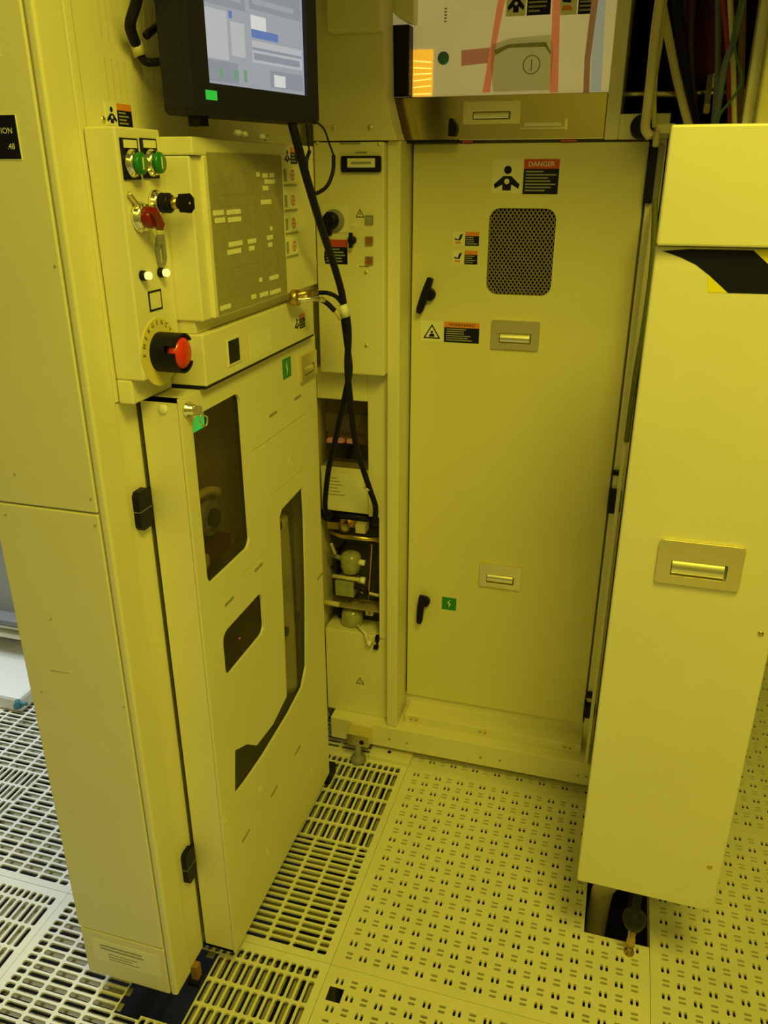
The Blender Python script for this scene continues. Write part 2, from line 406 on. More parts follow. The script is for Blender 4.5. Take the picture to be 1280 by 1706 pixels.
def sticker(parent, F, u0, u1, v0, v1, icon, head, txt, split=0.46, hh=0.30, nlines=6, gap=0.03):
    mb = MB(); w_ = u1-u0; us = u0+w_*split
    mb.box(F, u0, us, v0, v1, -.0005, .0003, PALE)
    q = (u0+w_*.03, us-w_*.03, v0+(v1-v0)*.05, v1-(v1-v0)*.08)
    icon(mb, F, *q)
    a = us+w_*gap; vh = v1-(v1-v0)*hh
    mb.box(F, a, u1, v0, vh, -.0005, .0004, BLACK); mb.box(F, a, u1, vh, v1, -.0005, .0004, head)
    if txt: mb.text(F, (a+u1)/2, (vh+v1)/2, (v1-v0)*hh*.50, txt, WHITE if head is REDH else BLACK, .0007, width=(u1-a)*.74)
    if nlines: lines(mb, F, a+(u1-a)*.06, u1-(u1-a)*.06, v0+(v1-v0)*.06, vh-(v1-v0)*.03, nlines, GREYT)
    return mb.build('warning_sticker', parent)
def screwhead(parent, F, u, v, r=0.0035, M=None, name='screw'):
    mb = MB(); mb.revolve(F, u, v, [(r, -.0005), (r, .0008), (r*.75, .0016), (r*.2, .0019)], M or STEEL, 12); return mb.build(name, parent)
def greensq(parent, F, u0, u1, v0, v1):
    mb = MB().box(F, u0, u1, v0, v1, -.0005, .0004, GREENS); w_, h_ = u1-u0, v1-v0
    mb.prism(F, [(u0+w_*.48, v0+h_*.15), (u0+w_*.62, v0+h_*.5), (u0+w_*.5, v0+h_*.55), (u0+w_*.56, v0+h_*.85), (u0+w_*.38, v0+h_*.58), (u0+w_*.5, v0+h_*.45)], .0002, .0007, PALE)
    return mb.build('ground_sticker', parent)

exec_parts = []
# ------------------------------------------------------------------ left tool cabinet
CABX, CABY = -0.235, -0.17
cab = thing('tool_cabinet', (-0.33, 0.2, 0.03), 'tall cream tool cabinet with vent slots and a hinged door with smoked windows', 'cabinet')
MB().wbox(-.424, -.248, -.163, .90, .046, 2.2, CREAM2).build('body', cab, .002)
MB().wbox(-.425, -.2505, CABY, -.162, .9985, 2.2, CREAM).build('front_panel', cab, .002)
MB().wbox(-.425, -.2505, CABY, -.162, .1575, .9955, CREAM).build('front_panel', cab, .002)
bp = MB().wbox(-.422, -.2505, CABY, -.162, .042, .1545, CREAM2).build('base_panel', cab, .002)
Ff = FY(CABY-.0003)
mb = MB(); mb.box(Ff, -.402, -.262, .082, .136, -.001, .0003, PALE)
lines(mb, Ff, -.385, -.285, .112, .128, 2, GREYT, fill=(.85, 1)); lines(mb, Ff, -.370, -.290, .088, .108, 3, GREYT, fill=(.6, .9), frac=.3)
mb.build('printed_notice', bp)
MB().wbox(-.248, CABX, CABY, -.1165, .042, 2.2, CREAM).build('corner_post', cab, .004, 3)
MB().wbox(-.248, CABX-.0015, -.115, -.0985, 1.14, 2.2, CREAM).build('edge_strip', cab, .002)
MB().wbox(-.248, CABX-.004, -.115, -.0634, .042, 1.139, CREAM).build('edge_strip', cab, .002)
# side panel with vent slots
Fs = FX(-.238); hs = []
for r_, (za, zb) in enumerate(((1.513, 1.560), (1.577, 1.640), (1.657, 1.72))):
    for k in range(12):
        y_ = -.0425+k*.0142; hs.append(rrect(y_-.0011, y_+.0011, za, zb, .001, 1))
MB().holes(Fs, rect(-.0965, .598, 1.14, 2.2), hs, -.0015, 0, CREAM).build('side_panel', cab)
MB().wbox(-.2425, -.2410, -.06, .15, 1.50, 1.73, DEEP).build('vent_backing', cab)
s_ = sticker(cab, FX(-.2375), *[c for c in (uv(FX(-.2375), 176, 190)[0], uv(FX(-.2375), 219, 190)[0], uv(FX(-.2375), 195, 210)[1], uv(FX(-.2375), 195, 172)[1])], icon_person, ORANGE, '', split=.42, nlines=4)
screwhead(cab, Fs, *uv(Fs, 172, 199), r=.004)
for (a, b) in ((152, 831), (159, 875), (92, 443), (25, 790), (10, 857), (70, 1152), (207, 1177), (85, 1031)): screwhead(cab, FY(CABY), *uv(FY(CABY), a, b), r=.0016, M=GREYT)
mb = MB(); q0 = uv(FY(CABY), 85, 1117); q1 = uv(FY(CABY), 116, 1122); mb.tube([FY(CABY).p(*q0, 0.0), FY(CABY).p(*q1, 0.0)], .0006, GREYT, 6, False); mb.build('scratch', cab)
# name plates on the front
for (z0, z1, L) in ((1.4425, 1.4905, 1), (1.5485, 1.60, 0)):
    u1 = -.2795 if L else -.287; mb = MB(); mb.holes(Ff, rect(u1-.105, u1, z0, z1), [rect(u1-.104, u1-.0008, z0+.0008, z1-.0008)], -.001, .0006, PALE)
    mb.box(Ff, u1-.1041, u1-.0007, z0+.0007, z1-.0007, -.001, .0004, BLACK)
    if L:
        mb.text(Ff, u1-.0075, z0+.031, .0062, 'ION', WHITE, .001, 'r'); mb.text(Ff, u1-.0070, z0+.0145, .0062, '.48', WHITE, .001, 'r')
    mb.build('name_plate', cab)
for (x, y) in ((-.39, -.12), (-.27, -.12), (-.39, .8), (-.27, .8), (-.29, .35)):
    mb = MB().cyl(FZ(0), x, y, .014, .0, .008, RUBBER, 14); mb.cyl(FZ(0), x, y, .006, .006, .05, STEEL, 10); mb.build('levelling_foot', cab)
mb = MB(); mb.wbox(-.247, -.222, -.118, -.090, .0, .010, RUBBER); mb.wbox(-.242, -.228, -.110, -.096, .008, .043, mat('rust_brown_foot', (.30, .16, .05), .6)); mb.build('levelling_foot', cab)
# hinged door
DX, DY0, DY1, DZ0, DZ1 = -.170, -.062, .465, .046, 1.137
Fd = FX(DX)
def upx(L): return [uv(Fd, a, b) for a, b in L]
w1 = rrect(-.034, .122, .829, 1.103, .018, 5); w2 = rrect(-.003, .155, .636, .722, .018, 5)
w3 = upx([(392, 1325), (392, 1250), (412, 1240), (428, 1242), (455, 1207), (478, 1160), (474, 1050), (467, 880), (466, 862), (470, 848), (505, 810), (508, 860), (511, 1000), (511, 1110), (504, 1145), (482, 1188), (440, 1258), (410, 1302)])
groove = []
for (u0, u1, v0, v1) in ((-.028, .200, .7890, .7903), (.150, .40, .9905, .9918), (.215, .40, .884, .8853)): groove.append(rect(u0, u1, v0, v1))
door = MB().holes(Fd, rect(DY0, DY1, DZ0, DZ1), [w1, w2, w3]+groove, -.005, 0, CREAM)
door.box(Fd, DY0, DY1, DZ0, DZ1, -.0645, -.0635, INTER)
for b in ((DY0, DY0+.006, DZ0, DZ1), (DY1-.006, DY1, DZ0, DZ1), (DY0, DY1, DZ0, DZ0+.006), (DY0, DY1, DZ1-.006, DZ1)): door.box(Fd, *b, -.0645, -.0045, CREAM)
door = door.build('door', cab)
for wv, M_, nm in ((w1, PANE, 'window_pane'), (w2, PANE, 'window_pane'), (w3, PANEC, 'window_pane')):
    us = [a for a, b in wv]; vs = [b for a, b in wv]
    MB().box(Fd, min(us)-.006, max(us)+.006, min(vs)-.006, max(vs)+.006, -.008, -.0055, M_).build(nm, door)
pull(door, Fd, .376, .456, 1.058, 1.108)
greensq(door, Fd, .299, .338, 1.081, 1.118)
mb = MB().box(Fd, -.030, .006, 1.078, 1.100, -.0045, -.003, GLED); mb.build('green_tag', door)
mb = MB(); q = uv(Fd, 311, 682); mb.revolve(Fd, *q, [(.0115, 0), (.0115, .003), (.008, .005), (.008, .012), (.003, .014)], STEELB, 18)
mb.box(Fd, q[0]-.0012, q[0]+.0012, q[1]-.007, q[1]+.007, .012, .024, STEEL)
k0 = Fd.p(q[0], q[1]-.006, .022); mb.tube([k0+Vector((.0, .0, -.000)), k0+Vector((.004, .010, -.006)), k0+Vector((.003, .006, -.018)), k0+Vector((0, -.004, -.012)), k0], .0012, STEELB, 6)
mb.build('key_lock', door)
Fg = FY(DY0)
for (ya, za, zb) in ((-.104, .945, 1.005), (-.100, .243, .312)):
    Fi = FX(-.2392); yb = ya+.030
    mb = MB(); mb.prism(Fi, [(ya, za+.006), (ya+.005, za), (yb-.005, za), (yb, za+.006), (yb, zb-.006), (yb-.005, zb), (ya+.005, zb), (ya, zb-.006)], -.001, .011, BLACK)
    mb.box(Fi, ya-.0005, yb+.0005, (za+zb)/2-.0005, (za+zb)/2+.0005, .0, .0113, GREYP); mb.box(Fi, yb-.004, -.0615, za+.006, zb-.006, .001, .006, BLACK); mb.build('hinge', door)
mb = MB(); q = uv(Fg, 272, 682); mb.revolve(Fg, *q, [(.0075, 0), (.0072, .0015), (.005, .003), (.001, .0036)], WHITE, 16); mb.build('plug_cap', door)
dash = [(382, 1002), (431, 945), (455, 690), (496, 662), (410, 1392), (457, 1318), (496, 1250), (533, 960)]
for (a, b) in dash:
    u, v = uv(Fd, a, b); MB().prism(Fd, rrect(u-.017, u+.017, v-.0028, v+.0028, .0026, 3), -.0006, .0005, GREYT).build('latch_slot', door)
for (a, b) in ((483, 770), (434, 1314), (446, 1420), (520, 1285), (375, 1366)):
    u, v = uv(Fd, a, b); mb = MB(); mb.holes(Fd, circ(u, v, .0085, 16), [circ(u, v, .006, 16)], -.0004, .0007, CREAM2); mb.build('bumper_ring', door)
# things seen through the smoked windows
def inner(name, label, cat, mbuild):
    mb = MB(); mbuild(mb); o = mb.build(name); tag(o, label, cat); return o
def c1(mb):
    F = FX(-.225); mb.prism(F, rrect(-.02, .10, .835, .862, .006, 3), -.0095, .03, MAROON)
inner('terminal_block', 'reddish terminal block at the bottom behind the tall smoked window', 'terminal block', c1)
def c2(mb):
    F = FX(-.222)
    mb.cyl(F, .055, .905, .030, -.0125, .020, GREYP, 20); mb.cyl(F, .055, .905, .016, .020, .028, BLACK, 16); mb.box(F, .030, .085, .893, .897, .02, .024, GREYP)
inner('fan_unit', 'round dark fan unit behind the tall smoked window', 'fan', c2)
def c3(mb):
    F = FX(-.222); mb.prism(F, rrect(-.026, .0, .885, .915, .008, 3), -.0125, .024, BEIGE); mb.box(F, -.02, .01, .915, .932, -.0125, .012, BEIGE)
inner('cream_connector', 'cream plug connector at the edge of the tall smoked window', 'connector', c3)
def c4(mb):
    mb.tube([(-.222, .02, .94), (-.205, .045, .955), (-.20, .075, .945), (-.222, .10, .92), (-.231, .11, .90)], .007, BEIGE, 8)
inner('cable_loop', 'beige looped cable hanging behind the tall smoked window', 'cable', c4)
def c4b(mb):
    F = FX(-.226); mb.prism(F, rrect(-.018, .006, .842, .866, .005, 3), .0302, .040, BEIGE)
inner('ferrule_block', 'small cream ferrule on the reddish terminal block', 'connector', c4b)
def c5(mb):
    F = FX(-.226); mb.prism(F, rrect(.0, .15, .645, .700, .006, 3), -.008, .012, GREYP); mb.cyl(F, *uv(FX(-.21), 402, 1064), .0013, .012, .014, REDLED, 8)
inner('power_module', 'dark module with a tiny red light behind the small smoked window', 'module', c5)
def c6(mb):
    mb.tube([(-.205, .31, .40), (-.205, .312, .55), (-.205, .31, .70), (-.207, .308, .80)], .026, BEIGE, 14); mb.cyl(FX(-.2), .34, .56, .012, -.032, .02, BLACK, 12)
    mb.cyl(FX(-.2), .28, .56, .010, -.032, .02, BLACK, 12); mb.wbox(-.225, -.185, .262, .352, .787, .800, BLACK)
inner('exhaust_hose', 'thick olive exhaust hose with a black clamp behind the tall clear window', 'hose', c6)
def c7(mb):
    mb.tube([(-.226, .0, .40), (-.213, .02, .44), (-.208, .05, .425), (-.212, .12, .402), (-.215, .22, .405), (-.23, .25, .42)], .006, GREYP, 8)
inner('drain_tube', 'grey drain tube lying in the slanted foot of the clear window', 'tube', c7)

# ------------------------------------------------------------------ operator control box on the cabinet
CB = -.192; Fc = FX(CB)
cb = thing('control_box', (-.214, -.06, 1.142), 'narrow cream control box with green buttons, key switch and red emergency stop', 'control box')
mb = MB(); mb.wbox(-.235, CB, -.110, -.0085, 1.172, 1.480, CREAM); mb.wbox(-.235, -.212, -.110, -.0085, 1.1385, 1.172, CREAM); mb.build('housing', cb, .0025)
for (a, b) in ((221, 271), (253, 270)):
    u, v = uv(Fc, a-4, b)
    p = MB().box(Fc, u-.0185, u+.0185, v-.0195, v+.0275, -.0005, .002, BLACK).build('push_button', cb)
    MB().box(Fc, u-.0135, u+.0145, v+.0165, v+.0255, .0018, .0032, PALE).build('legend_plate', p)
    MB().revolve(Fc, u, v-.001, [(.0165, .0015), (.0165, .005), (.0145, .008), (.0145, .011)], STEELB, 24).build('bezel', p)
    mb = MB(); mb.revolve(Fc, u, v-.001, [(.0128, .011), (.0128, .0165), (.0115, .018)], GREEN, 24); mb.box(Fc, u-.001, u+.001, v-.008, v+.006, .0178, .0185, PALE); mb.build('cap', p)
u, v = uv(Fc, 232, 362)
p = MB().revolve(Fc, u, v, [(.019, 0), (.019, .004), (.0165, .007), (.0165, .010)], STEELB, 24).build('selector_switch', cb)
mb = MB(); mb.revolve(Fc, u, v, [(.0135, .010), (.0135, .019), (.011, .0225)], DRED, 20); mb.prism(Fc, [(u-.012, v+.006), (u-.004, v+.013), (u+.013, v-.008), (u+.006, v-.016)], .019, .029, DRED); mb.build('red_knob', p, .001)
mb = MB(); a = uv(Fc, 211, 322); mb.tube([Fc.p(a[0], a[1], .003), Fc.p(a[0]+.012, a[1]-.012, .005), Fc.p(u-.008, v+.016, .005)], .003, STEEL, 8); mb.build('padlock_hasp', p)
u, v = uv(Fc, 258, 338)
p = MB().revolve(Fc, u, v, [(.0165, 0), (.0165, .004), (.014, .007), (.014, .010)], STEELB, 24).build('key_switch', cb)
MB().revolve(Fc, u, v, [(.0125, .010), (.0125, .022), (.011, .024)], BLACK, 20).build('barrel', p)
mb = MB(); mb.cyl(Fc, u, v, .0075, .023, .0345, BRASS, 14); mb.box(Fc, u-.001, u+.001, v-.004, v+.004, .029, .036, BRASS); mb.build('lock_core', p)
Fk = Fr(Fc.p(u, v, .036), (1, 0, 0), (0, 0, 1)); mb = MB(); mb.holes(Fk, [(.0, -.011), (.016, -.012), (.021, -.006), (.021, .006), (.016, .012), (.0, .011), (-.002, .0)], [circ(.015, 0, .0018, 8)], -.0015, .0015, BLACK); mb.build('key', p)
u, v = uv(Fc, 265, 420)
mb = MB(); mb.holes(Fc, [(u-.009, v-.0165), (u+.006, v-.0175), (u+.012, v-.008), (u+.011, v+.022), (u-.006, v+.023), (u-.013, v+.004)], [[(u-.004, v-.014), (u+.004, v-.012), (u+.004, v+.010), (u-.004, v+.008)]], .003, .0045, GREYP)
a = uv(Fc, 248, 382); mb.tube([Fc.p(u, v+.0215, .004), Fc.p((u+a[0])/2, (v+a[1])/2+.010, .005), Fc.p(a[0], a[1]+.010, .010)], .0008, STEEL, 6)
tag(mb.build('padlock_tag'), 'small grey lockout tag hanging below the red selector switch', 'tag')
for (a, b) in ((236, 459), (266, 454)):
    u, v = uv(Fc, a, b); p = MB().revolve(Fc, u, v, [(.0065, 0), (.0065, .003), (.0060, .007)], BLACK, 16).build('indicator_lamp', cb)
    MB().revolve(Fc, u, v, [(.0050, .006), (.0050, .0125), (.0035, .0140)], LED, 16).build('lens', p)
u0, v1 = uv(Fc, 246, 486); u1, v0 = uv(Fc, 271, 514)
mb = MB(); mb.holes(Fc, rect(u0, u1, v0, v1), [rect(u0+.003, u1-.0015, v0+.0025, v1-.0025)], -.0004, .0006, BLACK); mb.build('label_frame', cb)
u, v = uv(Fc, 266, 586)
p = MB().prism(Fc, circ(u, v, .046, 36), -.0004, .001, mat('pale_yellow_ring', (.80, .70, .22), .5)).build('emergency_stop', cb)
for i, ch in enumerate('EMERGENCY'):
    th = math.radians(176-i*17); Fl = Fr(Fc.p(u+.0395*math.cos(th), v+.0395*math.sin(th)), Fc.u*math.sin(th)-Fc.v*math.cos(th), Fc.u*math.cos(th)+Fc.v*math.sin(th))
    MB().text(Fl, 0, 0, .0062, ch, BLACK, .0015).build('printed_letter', p)
mb = MB(); R0, R1 = .027, .024
for (a0, a1) in ((35, 150), (170, 325)):
    P = [(u+R0*math.cos(math.radians(a0+(a1-a0)*k/12)), v+R0*math.sin(math.radians(a0+(a1-a0)*k/12))) for k in range(13)] + [(u+R1*math.cos(math.radians(a1-(a1-a0)*k/12)), v+R1*math.sin(math.radians(a1-(a1-a0)*k/12))) for k in range(13)]
    mb.prism(Fc, P, .0, .038, BLACK)
mb.holes(Fc, circ(u, v, .027, 28), [circ(u, v, .0235, 28)], .0, .022, BLACK); mb.cyl(Fc, u, v, .012, .0, .03, BLACK, 16); mb.build('guard_collar', p)
MB().revolve(Fc, u, v, [(.010, .016), (.012, .020), (.0195, .023), (.0225, .030), (.021, .037), (.014, .041), (.003, .0425)], RED, 28).build('mushroom_head', p)

# ------------------------------------------------------------------ mimic display housing and the drawer box below it
MX = -.147; Fm = FX(MX)
mm = thing('mimic_display', (-.19, .21, 1.218), 'cream wall housing with an olive mimic diagram screen and lit tags', 'display')
mb = MB(); mb.wbox(-.236, MX, -.008, .43, 1.450, 1.472, CREAM); mb.wbox(-.236, MX-.006, -.008, .02, 1.236, 1.449, CREAM); mb.wbox(-.236, MX, .019, .43, 1.2365, 1.4505, CREAM)
mb.build('housing', mm, .002)
mb = MB(); mb.wbox(-.236, -.168, -.0045, .43, 1.2175, 1.2365, CREAM2); mb.build('lower_rim', mm, .001)
scr = MB().box(Fm, .028, .281, 1.240, 1.4545, -.0004, .0012, MIMIC).build('mimic_screen', mm)
tags = [(427, 433, 287, 294), (437, 446, 289, 296), (449, 457, 288, 296), (441, 458, 299, 306), (438, 447, 310, 317), (435, 452, 333, 340), (355, 373, 350, 359), (378, 401, 348, 358), (358, 375, 363, 371), (380, 402, 361, 370), (381, 404, 402, 410), (413, 427, 397, 406), (379, 402, 415, 423), (415, 424, 410, 417), (445, 455, 392, 399), (447, 454, 404, 411), (450, 454, 377, 384), (432, 437, 463, 469), (449, 464, 458, 466), (419, 427, 490, 498), (433, 447, 486, 494), (450, 468, 481, 490), (367, 385, 507, 516)]
Ft = FX(MX+.001)
for (a0, a1, b0, b1) in tags:
    u0, v0 = uv(Ft, a0, (b0+b1)/2+3.5); u1, v1 = uv(Ft, a1, (b0+b1)/2-3.5); vm = (v0+v1)/2; hh = .0034
    mb = MB(); n = max(1, int((u1-u0)/.009)); d = (u1-u0)/n
    for k in range(n): mb.prism(Ft, rrect(u0+d*k, u0+d*k+d*.86, vm-hh, vm+hh, .0012, 2), .0, .0008, WHITE)
    mb.build('lit_tag', scr)
for (ua, ub, va, vb) in ((.05, .26, 1.40, 1.4006), (.05, .27, 1.385, 1.3856), (.06, .19, 1.30, 1.3006), (.12, .1206, 1.26, 1.34), (.2, .2006, 1.26, 1.43), (.06, .25, 1.27, 1.2706), (.16, .1606, 1.28, 1.41)):
    MB().box(Ft, ua, ub, va, vb, .0, .0005, GREYT).build('diagram_line', scr)
sticker(mm, Fm, uv(Fm, 473, 260)[0], uv(Fm, 495, 260)[0], uv(Fm, 486, 273)[1], uv(Fm, 486, 246)[1], icon_person, ORANGE, '', nlines=3)
for cy in (294, 337, 376, 415):
    u0, vm = uv(Fm, 471+(cy-294)*.04, cy); u1 = uv(Fm, 495+(cy-294)*.02, cy)[0]; w_ = u1-u0
    mb = MB(); mb.box(Fm, u0, u1, vm-.0165, vm+.0165, -.0004, .0004, PALE); mb.box(Fm, u0+w_*.05, u0+w_*.24, vm-.008, vm+.011, .0, .0008, GREYT)
    mb.box(Fm, u0+w_*.02, u1-w_*.05, vm-.0155, vm-.0115, .0, .0008, GREYT); cu = u0+w_*.66; 
    mb.holes(Fm, circ(cu, vm+.002, .0085, 16), [circ(cu, vm+.002, .0068, 16)], .0, .0008, REDH); mb.box(Fm, cu-.004, cu+.004, vm+.001, vm+.0025, .0, .0008, REDH); mb.box(Fm, cu-.0008, cu+.0008, vm-.004, vm+.008, .0, .0008, REDH)
    mb.build('valve_label', mm)
for (a, b, r) in ((397, 222, .006), (408, 224, .005), (437, 228, .006), (445, 230, .005)):
    q = at(a, b+4, 2, 1.472); MB().revolve(FZ(1.4715), q.x, q.y, [(r, 0), (r, .004), (r*.6, .007)], GREYP, 10).build('top_fitting', mm)
dr = thing('drawer_box', (-.195, .21, 1.142), 'shallow cream drawer housing with a black square port above the cabinet door', 'drawer')
DRX = -.157; Fw = FX(DRX)
MB().wbox(-.236, DRX, -.006, .43, 1.1425, 1.217, CREAM).build('housing', dr, .002)
MB().wbox(-.236, -.1590, -.006, .432, 1.1385, 1.1428, BLACK).build('gasket', dr)
u0, v1 = uv(Fw, 379, 569); u1, v0 = uv(Fw, 400, 599)
mb = MB(); mb.holes(Fw, rect(u0-.003, u1+.003, v0-.003, v1+.003), [rect(u0, u1, v0, v1)], -.0004, .0012, CREAM2); mb.box(Fw, u0, u1, v0, v1, -.0004, .0006, BLACK); mb.build('black_port', dr)
u0, v1 = uv(Fw, 415, 566); u1, v0 = uv(Fw, 452, 572); MB().box(Fw, u0, u1, v0-.012, v1+.006, -.0004, .0004, PALE).build('blank_label', dr)
sticker(dr, Fw, uv(Fw, 490, 535)[0], uv(Fw, 508, 535)[0], uv(Fw, 500, 548)[1], uv(Fw, 500, 524)[1], icon_person, ORANGE, '', nlines=3)
u, v = uv(Fw, 525, 560)
tg = MB(); F_ = FX(-.150)
a = at(487, 496, 0, -.147); 
tg.tube([a+Vector((.0, 0, 0)), a+Vector((.012, .0, 0))], .014, BRASS, 14, False)
tg.tube([a+Vector((.008, .004, .004)), a+Vector((.030, .04, .007))], .0065, BRASS, 10, False)
tg.tube([a+Vector((.008, .0, -.004)), a+Vector((.034, .03, -.004)), a+Vector((.042, .045, -.009))], .005, STEELB, 10, False)
tag(tg.build('pipe_fitting'), 'brass twin fitting screwed into the corner of the mimic housing', 'fitting')

# ------------------------------------------------------------------ monitor
W_ = .215; k_ = W_/.305
base0 = Vector((-.35168, .43985, 1.57798)); P0 = CAM_POS+(base0-CAM_POS)*k_
an = math.radians(13.7); FM = Fr(P0, (math.sin(an), math.cos(an), 0), (0, 0, 1))
mo = thing('touch_monitor', FM.p(W_/2, -.04, -.03), 'black thick-bezel touch monitor showing pale grey program windows', 'monitor')
bz0 = uv(FM, 300, 190); bz1 = uv(FM, 527, 204)
ub0, ub1, vb0 = -.034, bz1[0], (bz0[1]+bz1[1])/2-.001
HS = .162
MB().holes(FM, rrect(ub0, ub1, vb0, HS+.035, .008, 3), [rect(0, W_, 0, HS)], -.004, .006, BLACKM).build('bezel', mo, .0015)
mb = MB(); P = rrect(ub0, ub1, vb0, HS+.035, .008, 3); mb.prism(FM, P, -.045, -.003, BLACKM); mb.prism(FM, rrect(ub0+.02, ub1-.02, vb0+.02, HS+.015, .01, 3), -.062, -.044, BLACKM); mb.build('back_shell', mo, .003)
sc = MB().box(FM, 0, W_, 0, HS, -.0035, .0, SCR0).build('screen', mo)
wins = [(0.02, .30, .02, .17, SCR2), (.31, .60, .02, .20, SCR0), (.62, .98, .03, .16, SCR2), (.02, .22, .18, .52, SCR1), (.23, .43, .18, .52, SCR0), (.25, .38, .22, .46, SCR1), (.45, .98, .20, .36, SCR1), (.45, .72, .38, .44, SCR3), (.45, .60, .44, .54, SCR5), (.46, .95, .22, .27, SCR2), (.02, .40, .55, .78, SCR2), (.04, .36, .60, .66, SCR0), (.04, .18, .70, .75, SCR1), (.44, .98, .58, .80, SCR2), (.47, .90, .62, .66, SCR0), (.02, .5, .82, .97, SCR1), (.54, .98, .83, .97, SCR0), (.66, .78, .04, .13, SCR5), (.24, .27, .48, .53, SCR3), (.12, .15, .05, .12, SCR4), (.25, .30, .05, .12, SCR4), (.35, .38, .04, .13, SCR4), (.45, .97, .29, .31, SCR2), (.06, .2, .86, .90, SCR3), (.3, .45, .9, .95, SCR4)]
for i, (a0, a1, b0, b1, M_) in enumerate(wins):
    MB().box(FM, W_*a0, W_*a1, HS*b0, HS*b1, .0, .0002+.00003*i, M_).build('program_window', sc)
u, v = uv(FM, 346, 159); MB().box(FM, u-.0105, u+.0105, v-.0055, v+.0055, .0055, .0068, GLED).build('power_light', mo)
u, v = uv(FM, 350, 198); MB().box(FM, u-.008, u+.008, vb0-.012, vb0+.002, -.03, -.01, BLACK).build('cable_port', mo)
mb = MB(); c = FM.p(W_*.5, HS*.6, -.06); mb.tube([c, c+Vector((-.03, .03, .0)), Vector((-.239, c.y+.05, c.z))], .014, BLACK, 12, False); mb.cyl(FX(-.238), c.y+.05, c.z, .035, -.0005, .008, BLACK, 18); mb.build('swivel_arm', mo)
mb = MB(); pts = [(238, -60, -.05), (228, 0, -.03), (217, 40, -.02), (222, 62, 0), (228, 76, .01)]
mb.tube([at(a, b, 1, FM.o.y+y_) for a, b, y_ in pts], .007, RUBBER, 10)
tag(mb.build('power_cable'), 'thick black power cable hanging beside the monitor over the vent slots', 'cable')
mb = MB(); mb.tube([at(228, 74, 1, FM.o.y+.01), at(238, 98, 1, FM.o.y+.015), at(250, 104, 1, FM.o.y+.02), at(290, 100, 1, FM.o.y+.035)], .0052, RUBBER, 10); mb.tube([at(226, 72, 1, FM.o.y+.01), at(234, 93, 1, FM.o.y+.013)], .0085, BEIGE, 10, False); mb.tube([at(243, 60, 1, FM.o.y+.01), at(262, 45, 1, FM.o.y+.03), at(285, 40, 1, FM.o.y+.045)], .005, RUBBER, 10)
tag(mb.build('plug_lead'), 'black plug lead with a beige sleeve running into the side of the monitor', 'cable')

# ------------------------------------------------------------------ back equipment rack
RD = .70; Fr_ = FY(RD)
rk = thing('equipment_rack', (.18, .95, .03), 'cream equipment rack with a tall latched door behind the perforated floor tile', 'rack')
mb = MB().wbox(-.24, .455, .737, 1.55, .10, 1.487, CREAM2); mb.wbox(-.24, .366, .737, 1.55, 1.487, 2.2, CREAM2); mb.build('body', rk)
MB().wbox(-.0660, -.0385, .62, .736, .097, 1.4865, CREAM).build('door_post', rk, .003)
MB().wbox(.429, .455, .69, .736, .097, 1.4865, CREAM).build('door_post', rk, .002)
MB().wbox(-.0385, .429, .71, .736, .097, .1465, CREAM).build('door_sill', rk, .002)
bs = MB(); bs.wbox(-.22, .455, .615, .735, .030, .0965, CREAM); bs = bs.build('base_frame', rk, .003)
Fb = FY(.615)
for (a, b) in ((678, 1238), (649, 1231), (801, 1262), (833, 1267), (963, 1292), (977, 1294)): screwhead(bs, Fb, *uv(Fb, a, b), r=.0032, M=GREYT)
st = MB().wbox(-.025, .428, .648, .712, .096, .122, CREAM).build('sill_step', rk, .002)
for (a, b, w2_) in ((690, 1197, .030), (805, 1215, .018), (947, 1240, .036)):
    q = uv(FY(.648), a, b); MB().box(FY(.648), q[0]-w2_/2, q[0]+w2_/2, .103, .119, -.002, .0006, STEEL).build('mount_bracket', st)
    for dx in (-.008, .006): screwhead(st, FY(.647), q[0]+dx, .109, r=.0025, M=GREYT)
dr_ = MB().box(Fr_, -.0335, .4245, .1485, 1.4830, -.03, 0, DOORC)
# door leaf with a vent opening
MBd = MB(); vent = rrect(.128, .262, 1.193, 1.363, .022, 6)
MBd.holes(Fr_, rect(-.0335, .4245, .1485, 1.4830), [vent], -.032, 0, DOORC)
rd = MBd.build('door', rk, .002)
MB().box(Fr_, .12, .27, 1.185, 1.371, -.031, -.022, DEEP).build('vent_backing', rd)
mb = MB(); nx, nz = 17, 30; dx, dz = .140/nx, .176/nz
for i in range(nx+1):
    for j in range(nz+1):
        cx = .125+dx*(i+(.5 if j % 2 else 0)); cz = 1.190+dz*j
        if not (.122 < cx < .268 and 1.187 < cz < 1.369): continue
        for sx in (-1, 1):
            a = Fr_.p(cx, cz, -.006); b = Fr_.p(cx+sx*dx*.5, cz+dz, -.006); t = (b-a).normalized(); s2 = Vector((-t.z, 0, t.x))*.0009
            mb.add([a+s2, a-s2, b-s2, b+s2, a+s2+Vector((0, .002, 0)), a-s2+Vector((0, .002, 0)), b-s2+Vector((0, .002, 0)), b+s2+Vector((0, .002, 0))], [(0, 1, 2, 3), (0, 3, 7, 4), (1, 5, 6, 2)], MESHM)
o = mb.build('vent_mesh', rd); tag(o, kind='stuff')
pull(rd, Fr_, .145, .247, 1.081, 1.142); pull(rd, Fr_, .146, .246, .504, .566)
sticker(rd, Fr_, .130, .261, 1.390, 1.454, icon_person, REDH, 'DANGER', .455, .28, 7, .02)
sticker(rd, Fr_, .054, .109, 1.2895, 1.317, icon_hand, ORANGE, '', .44, .30, 4, .03)
sticker(rd, Fr_, .054, .107, 1.2525, 1.280, icon_hand, ORANGE, '', .44, .30, 4, .05)
sticker(rd, Fr_, -.0115, .118, 1.088, 1.132, icon_tri, ORANGE, 'WARNING', .385, .27, 6, .02)
